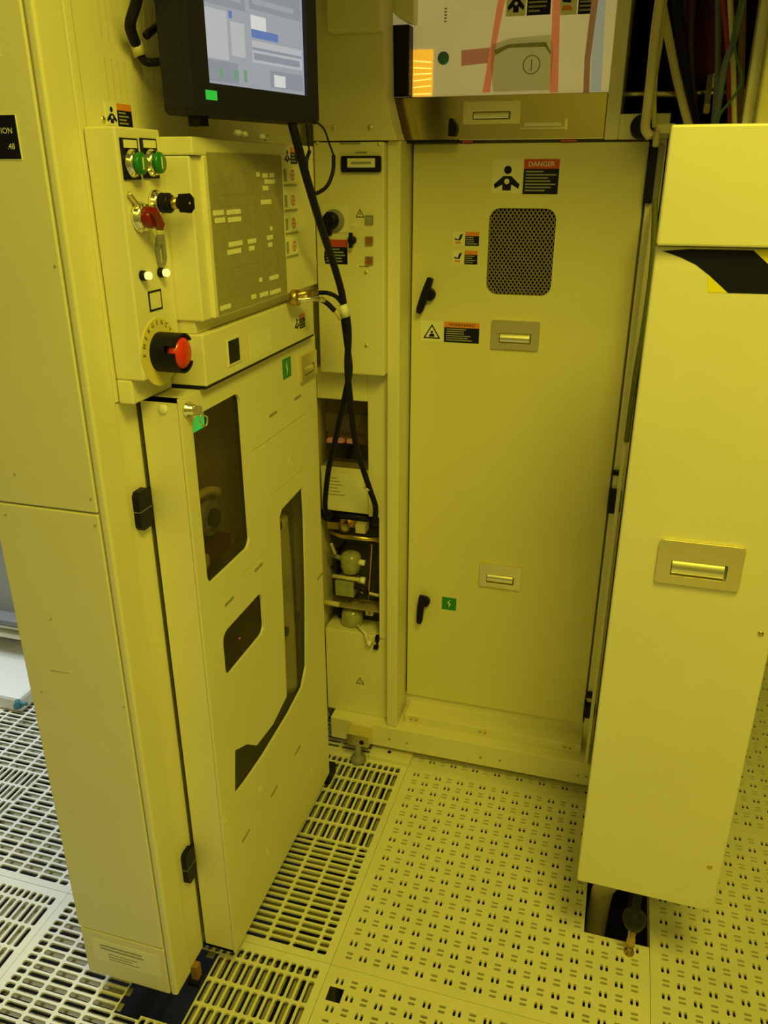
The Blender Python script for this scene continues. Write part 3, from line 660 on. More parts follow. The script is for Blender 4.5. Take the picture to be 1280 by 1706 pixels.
greensq(rd, Fr_, .055, .091, .4215, .4565)
for (c0, c1, kb, sx) in (((.012, 1.2245), (-.013, 1.150), (.008, 1.189), 1), ((.0065, .460), (.0015, .381), (.0125, .440), 1)):
    mb = MB(); d = Vector((c1[0]-c0[0], c1[1]-c0[1])).normalized(); n = Vector((-d.y, d.x))
    P = []
    for t, hw in ((0, .0035), (.01, .0065), (.45, .0085), (.9, .0075), (1.0, .005)):
        P.append((c0[0]+(c1[0]-c0[0])*t+n.x*hw, c0[1]+(c1[1]-c0[1])*t+n.y*hw))
    for t, hw in ((1.0, .005), (.9, .0075), (.45, .0085), (.01, .0065), (0, .0035)):
        P.append((c0[0]+(c1[0]-c0[0])*t-n.x*hw, c0[1]+(c1[1]-c0[1])*t-n.y*hw))
    mb.prism(Fr_, P, .010, .022, BLACK); mb.cyl(Fr_, kb[0], kb[1], .013, -.0005, .014, BLACK, 16); mb.build('latch_handle', rd, .0015)
for (a, b) in ((698, 300), (696, 418)): screwhead(rd, Fr_, *uv(Fr_, a, b), r=.0035, M=DOORC)
for (z0, z1) in ((1.375, 1.480), (.735, .790), (.185, .225)):
    mb = MB().wbox(.424, .4405, .676, .6995, z0, z1, BLACK); mb.wbox(.439, .452, .68, .691, z0+.003, z1-.003, GREYP); mb.build('door_hinge', rk, .002)
MB().wbox(.426, .441, .678, .691, .824, .833, BLACK).build('hinge_pin', rk, .001); MB().wbox(.426, .441, .678, .691, .243, .256, BLACK).build('hinge_pin', rk, .001)
MB().wbox(.440, .447, .60, .692, .10, 1.37, CREAM2).build('gasket_strip', rk, .001)
# niche left of the door: breaker window unit, notice, valve space, lower cover
mb = MB().wbox(-.1175, -.0665, .645, .736, .676, 1.026, CREAM); mb.wbox(-.092, -.0665, .645, .736, .345, .676, CREAM); mb.build('niche_post', rk)
MB().wbox(-.24, -.118, .645, .736, .955, 1.026, CREAM).build('niche_lintel', rk, .003)
MB().wbox(-.24, -.118, .655, .736, .676, .7875, CREAM).build('niche_plate', rk, .002)
bw = thing('breaker_panel', (-.187, .68, .7885), 'dark breaker window with three dim orange indicators under the electrical box', 'breaker panel')
MB().wbox(-.2355, -.118, .70, .735, .7885, .9545, INTER).build('backing', bw)
MB().wbox(-.2355, -.118, .6575, .6595, .7885, .9545, PANE).build('window_pane', bw)
for a in (540, 565, 585): q = uv(FY(.69), a, 733+(a-540)*.06); MB().box(FY(.69), max(q[0]-.010, -.2345), max(q[0]+.010, -.222), q[1]-.004, q[1]+.004, -.012, .003, AMBERDIM).build('breaker_toggle', bw)
MB().wbox(-.2355, -.118, .688, .699, .8, .835, BLACK).build('breaker_row', bw); MB().wbox(-.2355, -.118, .688, .699, .865, .91, GREYP).build('breaker_row', bw)
Fn = FY(.655); mb = MB(); u0, v1 = uv(Fn, 537, 787); u1, v0 = uv(Fn, 605, 851); mb.box(Fn, u0, u1, v0, v1, -.0004, .0006, PALE); lines(mb, Fn, u0+.012, u1-.03, v0+.03, v1-.006, 6, GREYT, z=.0010, fill=(.2, 1), frac=.25); mb.build('printed_notice', rk)
# lower cover with triangle
lc = MB().wbox(-.24, -.0665, .650, .660, .097, .345, CREAM).build('lower_cover', rk, .002)
Fl_ = FY(.650); u, v = uv(Fl_, 600, 1134); mb = MB(); icon_tri(mb, Fl_, u-.013, u+.013, v-.012, v+.013, inner=False); mb.build('hazard_mark', lc)
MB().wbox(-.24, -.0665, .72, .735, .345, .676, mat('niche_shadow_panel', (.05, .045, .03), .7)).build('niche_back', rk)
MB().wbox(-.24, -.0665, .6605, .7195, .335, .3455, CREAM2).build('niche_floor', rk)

# ------------------------------------------------------------------ electrical box over the niche
BRICK = mat('brick_red_lens', (.36, .10, .05), .4)
EY = .60; Fe = FY(EY)
eb = thing('electrical_box', (-.137, .66, 1.027), 'cream electrical box with a black counter display and rotary disconnect switch', 'electrical box')
eh = MB().wbox(-.212, -.0665, EY, .7345, 1.027, 1.4845, CREAM).build('housing', eb, .003)
MB().wbox(-.245, -.083, .66, .7345, 1.0265, 1.0275, CREAM2).build('bottom_flange', eb)
u0, v1 = uv(Fe, 570, 260); u1, v0 = uv(Fe, 636, 287)
p = MB().prism(Fe, rrect(u0, u1, v0, v1, .003, 2), -.0004, .008, BLACK).build('counter_display', eb)
a0, b1 = uv(Fe, 581, 264); a1, b0 = uv(Fe, 627, 279); mb = MB().box(Fe, a0, a1, b0, b1, .0078, .0086, PALE); lines(mb, Fe, a0+.008, a1-.008, b0+.004, b1-.004, 1, GREYT, .0092, (1, 1), .5); mb.build('lcd', p)
mb = MB(); u, v = uv(Fe, 581, 239); lines(mb, Fe, u-.018, u+.024, v-.003, v+.003, 1, GREYT, .0008, (1, 1), .6); mb.build('printed_line', eb)
mb = MB(); u, v = uv(Fe, 602, 254); lines(mb, Fe, u-.012, u+.012, v-.003, v+.003, 1, GREYT, .0008, (1, 1), .5); mb.build('printed_line', eb)
u, v = uv(Fe, 557, 368)
p = MB().box(Fe, u-.024, u+.028, v-.022, v+.030, -.0004, .0015, PALE).build('disconnect_switch', eb)
MB().revolve(Fe, u, v, [(.0225, 0), (.0225, .004), (.018, .007)], GREYP, 24).build('dial', p)
mb = MB(); mb.revolve(Fe, u-.004, v+.001, [(.017, .006), (.0165, .016), (.013, .019)], BLACK, 20); mb.prism(Fe, rrect(u-.009, u+.001, v-.028, v+.018, .003, 2), .016, .026, BLACK); mb.build('rotary_handle', p)
sticker(eb, Fe, uv(Fe, 541, 420)[0]-.0005, uv(Fe, 579, 420)[0], uv(Fe, 560, 440)[1], uv(Fe, 560, 399)[1], icon_person, REDH, '', .02, .30, 5, .0)
u, v = uv(Fe, 588, 400); mb = MB(); mb.revolve(Fe, u, v, [(.0085, 0), (.0080, .010), (.006, .012)], BLACK, 14); mb.box(Fe, u-.0035, u+.0035, v-.014, v+.015, .010, .016, BLACK); mb.build('toggle_knob', eb)
u, v = uv(Fe, 590, 375); MB().box(Fe, u-.008, u+.008, v-.003, v+.003, -.0004, .0006, PALE).build('small_label', eb)
u, v = uv(Fe, 600, 356); mb = MB(); icon_tri(mb, Fe, u-.010, u+.010, v-.009, v+.011, inner=False); mb.build('hazard_mark', eb)
for (a, b, M_) in ((616, 366, CLEARP), (616, 401, BRICK), (616, 434, BRICK)):
    u, v = uv(Fe, a, b); mb = MB(); mb.holes(Fe, rect(u-.0078, u+.0078, v-.0082, v+.0082), [rect(u-.006, u+.006, v-.0062, v+.0062)], -.0004, .005, GREYP); mb.box(Fe, u-.006, u+.006, v-.0062, v+.0062, .0, .004, M_); mb.build('square_button', eb)
u, v = uv(Fe, 607, 444); mb = MB().box(Fe, u-.018, u+.018, v-.004, v+.004, -.0004, .0005, PALE); lines(mb, Fe, u-.010, u+.010, v-.003, v+.003, 1, GREYT, .0009, (1, 1), .5); mb.build('small_label', eb)
for (a, b) in ((610, 454), (611, 576), (529, 239), (632, 240)): screwhead(eb, Fe, *uv(Fe, a, b), r=.0042)

# upper column above the electrical box
uc = thing('upper_column', (-.14, .66, 1.4865), 'olive-shaded upper cover column with two bolts above the electrical box', 'cover panel')
Fu = FY(.598); mb = MB(); mb.prism(Fu, [(-.2115, 1.4868), (-.0395, 1.4868), (-.046, 1.502), (-.0635, 1.565), (-.0665, 1.72), (-.0665, 1.798), (-.2115, 1.798)], -.064, 0, CREAM2); mb.build('cover', uc, .003); MB().wbox(-.2115, -.105, .662, .7365, 1.4868, 1.798, CREAM2).build('rear_web', uc)
for (a, b) in ((556, 213), (617, 213)): screwhead(uc, Fu, *uv(Fu, a, b), r=.0058)
u0, v0 = uv(Fu, 556, 58); u1, _ = uv(Fu, 643, 58); MB().box(FY(.597), u0, u1, v0, 1.798, .0, .035, CREAM2).build('junction_housing', uc, .003)
u, v = uv(Fu, 547, 20); screwhead(uc, Fu, u, v, r=.005)

# ------------------------------------------------------------------ steel drawer and pale hatch above the rack door
FS = FY(.695)
sd = thing('steel_drawer', (.14, .70, 1.487), 'polished steel drawer front with a recessed pull above the cream rack door', 'drawer')
DSR = .340
MB().box(FS, -.102, DSR, 1.4885, 1.5675, -.035, 0, POLISH).build('drawer_front', sd, .0015)
MB().wbox(-.037, .06, .660, .698, 1.4832, 1.4888, BLACK).build('seal_strip', sd)
pull(sd, FS, *(uv(FS, 773, 190)[0], uv(FS, 868, 190)[0], uv(FS, 820, 207)[1], uv(FS, 820, 169)[1]))
q0 = uv(FS, 870, 209); q1 = uv(FS, 945, 211)
mb = MB(); mb.box(FS, q0[0]+.006, q1[0]-.010, q0[1]-.0025, q0[1]+.0035, .0, .012, STEELB); mb.box(FS, q0[0], q1[0]-.002, q0[1]-.0075, q0[1]-.0045, .0, .012, STEELB); mb.box(FS, q1[0]-.004, q1[0]+.002, q0[1]-.009, q0[1]+.010, .0, .010, STEEL); mb.build('bar_catch', sd)
q = uv(FS, 756, 213); mb = MB(); mb.prism(FS, [(q[0]-.008, q[1]-.015), (q[0]+.005, q[1]-.015), (q[0]+.009, q[1]-.004), (q[0]+.008, q[1]+.006), (q[0]+.001, q[1]+.016), (q[0]-.006, q[1]+.017), (q[0]-.008, q[1]+.008)], .0, .014, BLACK); mb.build('black_latch', sd, .001)
for (a, b) in ((735, 770), (978, 925)):
    pass
MB().box(FY(.694), -.062+.13, -.062+.15, 1.4840, 1.4875, -.006, -.002, REDH).build('red_marker', sd); MB().box(FY(.694), .26, .29, 1.4840, 1.4875, -.006, -.002, REDH).build('red_marker', sd)
FH = FY(.70)
hz = thing('loading_hatch', (.14, .72, 1.5675), 'pale glossy loading hatch with red tape strips above the steel drawer', 'hatch')
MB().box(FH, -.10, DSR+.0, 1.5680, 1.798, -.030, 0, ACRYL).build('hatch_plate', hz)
def pxq(F, L): return [uv(F, a, b) for a, b in L]
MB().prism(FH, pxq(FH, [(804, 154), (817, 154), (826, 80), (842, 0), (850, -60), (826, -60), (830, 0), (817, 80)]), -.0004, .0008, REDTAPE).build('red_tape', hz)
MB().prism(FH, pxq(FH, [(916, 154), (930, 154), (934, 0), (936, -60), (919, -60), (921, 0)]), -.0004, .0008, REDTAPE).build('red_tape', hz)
MB().prism(FH, pxq(FH, [(769, 84), (818, 79), (814, 105), (769, 110)]), -.0004, .0005, mat('faded_red_label', (.62, .26, .15), .5, emit=(1.0, .40, .20), estr=.10)).build('faded_label', hz)  # small glow added so the label looks backlit
MB().prism(FH, pxq(FH, [(972, 154), (982, 154), (984, 100), (997, 0), (1000, -60), (990, -60), (986, 0), (974, 100)]), -.0004, .0008, mat('brown_tape', (.45, .25, .15), .5, emit=(1.0, .45, .20), estr=.07)).build('brown_tape', hz)  # brown tape also carries a faint painted-in backlight
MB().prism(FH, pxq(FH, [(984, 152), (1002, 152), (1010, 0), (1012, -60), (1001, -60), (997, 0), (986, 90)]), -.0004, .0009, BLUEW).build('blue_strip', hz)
u, v = uv(FH, 739, 97); MB().revolve(FH, u, v, [(.0115, 0), (.0110, .003), (.006, .005)], TEAL, 18).build('teal_knob', hz)
u, v = uv(FH, 743, 26); mb = MB(); lines(mb, FH, u-.003, u+.003, v-.012, v+.014, 5, GREYT, fill=(.8, 1)); mb.build('printed_line', hz)
u0, v1 = uv(FH, 680, 84); u1, v0 = uv(FH, 720, 156); u0 = uv(FY(.668), 681, 120)[0]+.0005
p = MB().box(FH, u0, u1, 1.569, v1, .0003, .002, AMBER).build('amber_window', hz)
for k in range(6):
    vv = 1.572+k*.0115; MB().prism(FH, [(u0+.002, vv), (u1-.002, vv+.003*math.sin(k)), (u1-.002, vv+.0012+.003*math.sin(k)), (u0+.002, vv+.0012)], .002, .0026, LED).build('filament_line', p)
u0, v1 = uv(FH, 846, -30); u1, v0 = uv(FH, 917, 24); sticker(hz, FH, u0, u1, v0, v1, icon_person, REDH, '', .44, .28, 5)
u0, v1 = uv(FH, 934, -30); u1, v0 = uv(FH, 1000, 22); sticker(hz, FH, u0, u1, v0, v1, icon_hand, ORANGE, '', .44, .28, 5)
bg = MB(); FB = FY(.694); P = pxq(FB, [(820, 75), (850, 64), (918, 58), (922, 90), (916, 150), (822, 153), (818, 110)]); bg.prism(FB, P, -.0035, .002, BAG)
u, v = uv(FB, 886, 108); bg.holes(FB, circ(u, v, .0165, 24), [circ(u, v, .0145, 24)], .001, .0026, CLEARP); bg.box(FB, u-.0012, u+.0012, v-.010, v+.010, .001, .0026, CLEARP)
P2 = pxq(FB, [(826, 92), (848, 80), (908, 78), (918, 92), (918, 86), (910, 70), (848, 74), (824, 84)]); bg.prism(FB, P2, .001, .003, CLEARP)
tag(bg.build('plastic_bag'), 'cloudy plastic bag with a round mark held between the red tapes', 'bag')
bk = thing('sensor_block', (-.05, .68, 1.568), 'matt black block standing beside the amber lit window', 'sensor')
F6 = FY(.668); u0, v1 = uv(F6, 646, 42); u1, v0 = uv(F6, 681, 156); MB().box(F6, u0, u1, 1.5680, v1, -.0315, .0, BLACK).build('block', bk, .002)
F7 = FY(.664); MB().prism(F7, pxq(F7, [(650, -40), (650, 15), (662, 28), (676, 36), (689, 38), (690, -40)]), -.0355, .0, CREAM2).build('cream_cap', bk, .002)
# pale mullion right of hatch
MB().wbox(.3405, .3660,   .690, .736, 1.4868, 1.798, CREAM).build('mullion', rk, .002)
MB().wbox(.3660, .4560, .690, .736, 1.4868, 1.530, CREAM).build('bay_sill', rk, .002)

# unseen shade cover added above the frame to darken the door top and column
oc = thing('added_shade_cover', (.1, .5, 1.80), 'cream shade cover added out of view above the loading hatch', 'cover')
MB().wbox(-.232, .66, .10, .735, 1.80, 2.10, CREAM2).build('cover_box', oc); MB().wbox(-.232, .66, .10, .115, 1.78, 1.80, CREAM2).build('front_lip', oc, .002)

# ------------------------------------------------------------------ right-hand open bay with hoses
by = thing('cable_bay', (.62, .95, .03), 'dark open equipment bay full of hoses behind the striped access panel', 'equipment bay')
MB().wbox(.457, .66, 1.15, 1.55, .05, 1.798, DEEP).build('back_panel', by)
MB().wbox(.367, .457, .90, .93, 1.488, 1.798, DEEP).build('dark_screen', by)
MB().wbox(.457, .66, .62, .66, .03, .097, CREAM).build('base_frame', by, .003)
MB().wbox(.648, .66, .62, 1.15, .097, 1.798, CREAM).build('side_panel', by)
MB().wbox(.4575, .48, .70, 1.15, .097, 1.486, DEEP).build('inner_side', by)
MB().wbox(.481, .647, .76, 1.15, 1.455, 1.475, GREYP).build('shelf', by)
q = at(1250, 150, 1, .58); px_ = q.x
MB().wbox(q.x-.006, q.x+.012, .565, .60, .0, 1.798, CREAM2).build('bay_post', by, .003)
q = at(1272, 150, 1, .55); MB().wbox(q.x-.006, q.x+.030, .53, .56, .0, 1.798, mat('bright_yellow_edge', (.85, .80, .35), .35)).build('bay_post', by, .004)
def hose(name, label, pts, r, M, y_, drop=True):      # the visible run follows the photo, then the hose hangs straight down behind the panel
    P = [at(a, b, 1, y_) for a, b in pts]
    if drop: P += [Vector((P[-1].x, y_, P[-1].z-.12)), Vector((P[-1].x, y_, .85))]
    mb = MB(); mb.tube(P, r, M, 10); tag(mb.build(name), label, 'hose', 'hoses and leads in the open bay')
hose('drain_hose', 'beige hose with a green tie running down to the hook by the black roller', [(1112, -80), (1100, 0), (1092, 60), (1085, 130), (1078, 190), (1076, 215), (1085, 228)], .0085, BEIGE, .60, False)
hose('drain_hose', 'beige hose slanting across the dark bay behind the striped panel', [(1085, -80), (1102, 0), (1112, 50), (1128, 130), (1150, 215), (1165, 240)], .0075, BEIGE, .642)
hose('coolant_hose', 'dull beige hose hanging just beside the green-tied hose', [(1120, -80), (1108, 0), (1102, 60), (1093, 120), (1090, 170), (1091, 212)], .0045, BEIGE, .622, False)
hose('signal_cable', 'black cable bundle hanging in the middle of the open bay', [(1125, -80), (1128, 0), (1138, 80), (1146, 160), (1158, 240)], .010, RUBBER, .68)
hose('signal_cable', 'dark purple cable hanging beside the black bundle in the bay', [(1150, -80), (1152, 0), (1150, 90), (1158, 200), (1165, 240)], .008, PURPLE, .70)
hose('power_lead', 'red power lead hanging at the lit side of the open bay', [(1198, -80), (1206, 0), (1214, 80), (1217, 160), (1216, 240)], .0055, REDC, .587)
hose('air_line', 'cream air line hanging beside the red power lead', [(1212, -80), (1217, 0), (1221, 80), (1223, 160), (1222, 240)], .0045, BEIGE, .574)
hose('air_line', 'blue-grey air line swinging down through the bay past the red lead', [(1250, -80), (1238, 0), (1222, 70), (1208, 110), (1198, 170), (1188, 240)], .0055, BLUEG, .5565)
hose('air_line', 'second blue-grey air line hanging straight down in the bay', [(1196, -80), (1197, 40), (1196, 120), (1190, 200), (1185, 240)], .005, BLUEG, .606)
hose('earth_wire', 'thin green earth wire looping beside the blue-grey air line', [(1240, -60), (1232, 10), (1224, 40), (1226, 90), (1236, 130), (1224, 160), (1198, 195), (1196, 240)], .0022, GREENC, .545)
hose('return_hose', 'brown hose hanging next to the cream bay post', [(1240, -80), (1238, 0), (1236, 90), (1234, 180), (1232, 240)], .006, mat('brown_hose', (.22, .13, .06), .5), .620)
for nm, lab, pts, M_ in (('filter_canister', 'dark maroon filter canister hanging inside the open bay', (1150, 1212, 0, 120, .90), MAROON), ('filter_canister', 'small dark purple canister beside the black screen of the bay', (1116, 1146, 60, 130, .775), PURPLE)):
    Fq = FY(pts[4]); u0, v1 = uv(Fq, pts[0], pts[3]); u1, v0 = uv(Fq, pts[1], pts[3]); c = (u0+u1)/2; r = (u1-u0)/2
    mb = MB(); mb.revolve(FZ(0), c, pts[4], [(r*.3, v0-.02), (r, v0), (r, v0+.30), (r*.5, v0+.33), (r*.12, v0+.34), (r*.12, 1.798)], M_, 18); tag(mb.build(nm), lab, 'canister')
mb = MB(); Fq = FY(.72); q0 = uv(Fq, 1085, 156); q1 = uv(Fq, 1140, 158); mb.tube([Fq.p(*q0), Fq.p(*q1)], .005, STEEL, 10, False); mb.tube([Fq.p(*uv(Fq, 1162, 155)), Fq.p(*uv(Fq, 1200, 154))], .004, STEELB, 8, False); mb.tube([Fq.p(*q1), Fq.p(*uv(Fq, 1162, 155))], .003, STEEL, 8, False); mb.tube([Fq.p(*uv(Fq, 1200, 154)), (.648, .72, Fq.p(*uv(Fq, 1200, 154)).z)], .004, STEEL, 8, False)
mb.tube([Fq.p(*q0), (.365, .72, Fq.p(*q0).z)], .004, STEEL, 8, False)
tag(mb.build('tie_rod'), 'steel tie rod crossing the dark bay behind the hoses', 'rod')
mb = MB(); mb.prism(Fq, rrect(*(uv(Fq, 1185, 140)[0], uv(Fq, 1207, 140)[0]), uv(Fq, 1195, 148)[1], uv(Fq, 1195, 122)[1], .004, 3), .005, .022, BEIGE); mb.prism(Fq, rrect(uv(Fq, 1172, 180)[0], uv(Fq, 1182, 180)[0], uv(Fq, 1178, 190)[1], uv(Fq, 1178, 174)[1], .003, 3), .005, .02, BEIGE); mb.box(Fq, uv(Fq, 1176, 150)[0], uv(Fq, 1186, 150)[0], uv(Fq, 1178, 190)[1], uv(Fq, 1178, 125)[1], .002, .008, GREYP)
tag(mb.build('cable_clamp'), 'cream twin cable clamp fixed on the steel tie rod', 'clamp')
mb = MB(); Fq = FY(.60); c = uv(Fq, 1072, 212); mb.revolve(FY(.665), *uv(FY(.665), 1070, 212), [(.018, -.03), (.021, -.02), (.021, .02), (.018, .03)], BLACK, 20); tag(mb.build('guide_roller'), 'black guide roller at the top corner of the rack door', 'roller')
mb = MB(); Fq = FY(.64); a0, b1 = uv(Fq, 1084, 206); a1, b0 = uv(Fq, 1124, 222); a0 += .0095; mb.box(Fq, a0, a1, b0, b1, -.05, .0, CREAM2); mb.tube([Fq.p(a0+.004, b0+.004, .0), Fq.p(a0+.004, b0-.022, .006)], .006, BEIGE, 8, False); tag(mb.build('hose_bracket', None, .002), 'cream hose bracket with a short stub beside the black roller', 'bracket')
# cable bunch in the slot beside the door
mb = MB(); mb.tube([at(1092, 330, 1, .56), at(1088, 430, 1, .55), at(1074, 540, 1, .56), at(1060, 620, 1, .565), at(1050, 690, 1, .58), at(1044, 735, 1, .594)], .0055, mat('olive_cable', (.13, .14, .05), .5), 8); tag(mb.build('olive_cable'), 'olive cable hanging in the slot between rack door and access panel', 'cable')

# ------------------------------------------------------------------ access panel on its stand
PY = .150; Fp = FY(PY)
ap = thing('access_panel', (.56, .2, 0), 'cream access panel with black and yellow hazard tape standing on a levelling foot', 'panel')
PX0, PX1 = .4435, .684
P = [(PX0, .200), (PX1-.020, .196), (PX1-.006, .202), (PX1, .216), (PX1, 1.338), (PX0, 1.338)]
pl = MB().prism(Fp, P, -.028, 0, CREAM).build('lower_panel', ap, .003)
Fh = FY(.136)
MB().box(Fh, PX0, PX1, 1.3400, 1.4840, -.042, 0, CREAM).build('upper_hood', ap, .003, 2)
pull(pl, Fp, .5025, .624, .846, .9185)
for (a, b) in ((1268, 1056), (1183, 1445)): screwhead(pl, Fp, *uv(Fp, a, b), r=.0045, M=BRASS)
tp = MB(); q = lambda a, b: uv(Fp, a, b)
tp.prism(Fp, [q(1104, 418), q(1150, 415), q(1256, 417), q(1312, 470), q(1330, 491), q(1213, 488), q(1180, 457), q(1160, 441), q(1135, 429)], -.0004, .0006, BLKT)
tp.prism(Fp, [q(1180, 457), q(1213, 488), q(1180, 487)], -.0004, .0005, YELT)
tp.prism(Fp, [q(1256, 417), q(1390, 417), q(1440, 493), q(1332, 491)], -.0004, .0005, YELT)
tp.build('hazard_tape', pl)
mb = MB(); mb.wbox(.545, .575, .180, .205, .170, 1.45, CREAM2); mb.wbox(.455, .675, .178, .200, .25, .28, CREAM2); mb.wbox(.455, .675, .178, .200, 1.2, 1.23, CREAM2); mb.wbox(.600, .63, .20, .512, .26, .285, CREAM2); mb.wbox(.600, .63, .490, .512, .0, .285, CREAM2); mb.build('support_frame', ap, .002)
lf = MB(); lf.revolve(FZ(0), .560, .190, [(.010, .0), (.010, .004), (.004, .006), (.004, .022), (.0085, .023), (.0085, .040), (.007, .042), (.0075, .075)], BRASS, 16); lf = lf.build('levelling_foot', ap)
MB().revolve(FZ(0), .560, .190, [(.009, .066), (.017, .076), (.0225, .090), (.0225, .100), (.010, .113), (.008, .115), (.008, .172)], mat('grey_rubber_cup', (.016, .020, .040), .5, spec=.2), 20).build('foot_cup', ap)
mb = MB(); mb.tube([(.50, .33, -.25), (.50, .33, -.10), (.503, .325, .0), (.512, .31, .05), (.535, .30, .10), (.550, .33, .145), (.550, .42, .19), (.535, .54, .215), (.525, .70, .22)], .022, BEIGE, 14); tag(mb.build('floor_hose'), 'thick tan hose bending up through the floor cut-out beneath the access panel', 'hose')

# ------------------------------------------------------------------ valve gear in the niche
def nz(a, b, y_=.655): return at(a, b, 1, y_)
def vthing(name, label, cat, fn):
    mb = MB(); fn(mb); tag(mb.build(name), label, cat)
F8 = FY(.68)
def g1(mb):
    a = nz(546, 855, .668); b = nz(634, 866, .668); b = Vector((-.1005, .668, b.z)); mb.tube([Vector((max(a.x-.03, -.2475), a.y, a.z)), b], .008, BLACK, 10, False); mb.tube([b, Vector((b.x, .634, b.z))], .0075, BLACK, 10, False); mb.cyl(F8, a.x+.004, a.z, .014, .0, .03, BLACK, 14)
vthing('black_manifold', 'black manifold rail at the top of the open valve niche', 'manifold', g1)
def g2(mb):
    a = nz(577, 876, .66); F = FY(.66); mb.holes(F, circ(a.x, a.z, .012, 20), [circ(a.x, a.z, .0095, 20)], -.01, .012, BRASS); mb.cyl(F, a.x, a.z, .0095, -.010, .006, CLEARP, 16); mb.box(F, a.x-.016, a.x+.050, a.z-.005, a.z+.014, -.022, -.006, BRASS)
    mb.wbox(a.x+.028, a.x+.052, .648, .68, a.z-.010, a.z+.013, BEIGE); mb.wbox(a.x-.045, a.x-.016, .65, .70, a.z-.008, a.z+.010, BRASS)
vthing('pressure_gauge', 'small brass-rimmed gauge in its block below the black manifold', 'gauge', g2)
def g3(mb):
    a = nz(570, 893, .66); b = nz(634, 900, .66); mb.tube([a+Vector((-.04, .03, -.006)), a, b], .0065, BRASS, 10, False); mb.tube([a+Vector((.01, .02, -.008)), b+Vector((0, .02, -.010))], .006, BEIGE, 10, False)
vthing('gas_pipe', 'pair of brass and beige pipes crossing the valve niche under the gauge', 'pipe', g3)
def g4(mb):
    a = nz(585, 938, .675); mb.revolve(FZ(0), a.x, a.y, [(.006, a.z-.028), (.022, a.z-.022), (.026, a.z-.004), (.026, a.z+.020), (.020, a.z+.028), (.010, a.z+.031)], CLEARP, 20); mb.tube([a+Vector((.02, -.004, .008)), a+Vector((.038, -.006, .008))], .0075, WHITE, 12, False); mb.tube([a+Vector((-.02, .0, .008)), a+Vector((-.055, .01, .012))], .006, GREYP, 10, False)
vthing('filter_bowl', 'cloudy plastic filter bowl with a white side cap in the valve niche', 'filter', g4)
def g5(mb):
    a = nz(582, 975, .672); mb.wbox(a.x-.030, a.x+.018, .652, .70, a.z-.022, a.z+.018, CLEARP); mb.tube([a+Vector((-.04, -.01, .026)), a+Vector((.036, -.012, .026))], .0055, BEIGE, 10, False); mb.tube([a+Vector((.034, -.012, .026)), a+Vector((.046, -.012, .026))], .0085, WHITE, 12, False); mb.tube([a+Vector((.02, -.012, .008)), a+Vector((.045, -.014, .0)), a+Vector((.050, -.012, -.012))], .007, BLACK, 10)
vthing('solenoid_valve', 'boxy translucent solenoid valve with a black elbow under the filter bowl', 'valve', g5)
def g6(mb):
    a = nz(560, 1005, .66); b = nz(632, 1010, .66); mb.box(FY(.66), max(a.x-.03, -.2475), -.0915, a.z-.010, a.z-.004, -.045, .0, INTER); mb.tube([Vector((max(a.x-.03, -.2475), a.y-.008, a.z+.004)), a+Vector((.012, -.008, .002))], .007, BEIGE, 10, False)
vthing('niche_shelf', 'dark thin shelf across the niche below the solenoid valve', 'shelf', g6)
def g7(mb):
    a = nz(588, 1060, .690); z0 = .345; mb.revolve(FZ(0), a.x, a.y, [(.025, z0), (.0285, z0+.008), (.0285, z0+.034), (.023, z0+.046), (.011, z0+.050), (.011, z0+.057)], CLEARP, 24)
    b = nz(612, 1070, .640); mb.tube([b, b+Vector((.012, -.003, .0))], .0075, WHITE, 12, False); mb.tube([b, Vector((b.x-.004, .641, .352)), Vector((a.x+.018, .672, .356))], .0035, WHITE, 8, False)
vthing('drain_bottle', 'cloudy round drain bottle with a white cap above the lower cover', 'bottle', g7)
def g8(mb):
    a = nz(628, 1064, .646); mb.box(FY(.646), a.x-.004, a.x+.006, a.z-.008, a.z+.006, -.01, .004, BLACK); b = nz(627, 1078, .646); mb.box(FY(.646), b.x-.006, b.x+.006, b.z-.004, b.z+.004, -.01, .006, BLACK); mb.box(FY(.646), a.x-.001, a.x+.003, b.z, a.z, -.01, .002, BLACK)
vthing('clip_bracket', 'little black clip on the post beside the drain bottle', 'clip', g8)
def g9(mb):
    for (a, b, c, d, y_, rr, M_) in ((552, 905, 559, 922, .665, .005, STEEL), (563, 915, 564, 1000, .7125, .006, RUBBER), (620, 905, 614, 1000, .7135, .005, BRASS), (552, 945, 562, 940, .66, .004, RUBBER), (602, 985, 632, 992, .665, .005, STEEL), (566, 1008, 567, 1034, .7125, .006, RUBBER)):
        p0, p1 = nz(a, b, y_), nz(c, d, y_); p0.z = max(p0.z, .375); p1.z = max(p1.z, .3455); mb.tube([p0, (p0+p1)/2, p1], rr, M_, 8)      # the lowest one stands on the niche floor
    a = nz(563, 920, .7125); mb.tube([a, a+Vector((.02, .0, .03))], .004, RUBBER, 8, False)
vthing('tube_bundle', 'tangle of dark and steel tubes around the filter bowl in the niche', 'tubing', g9)
def g10(mb):
    a = nz(618, 1020, .67); mb.box(FY(.662), a.x-.012, a.x+.008, a.z-.006, a.z+.010, -.05, .0, STEEL); mb.cyl(FY(.662), a.x, a.z+.002, .004, .0, .006, BRASS, 10)
vthing('pipe_clamp', 'small steel pipe clamp under the dark shelf in the niche', 'clamp', g10)
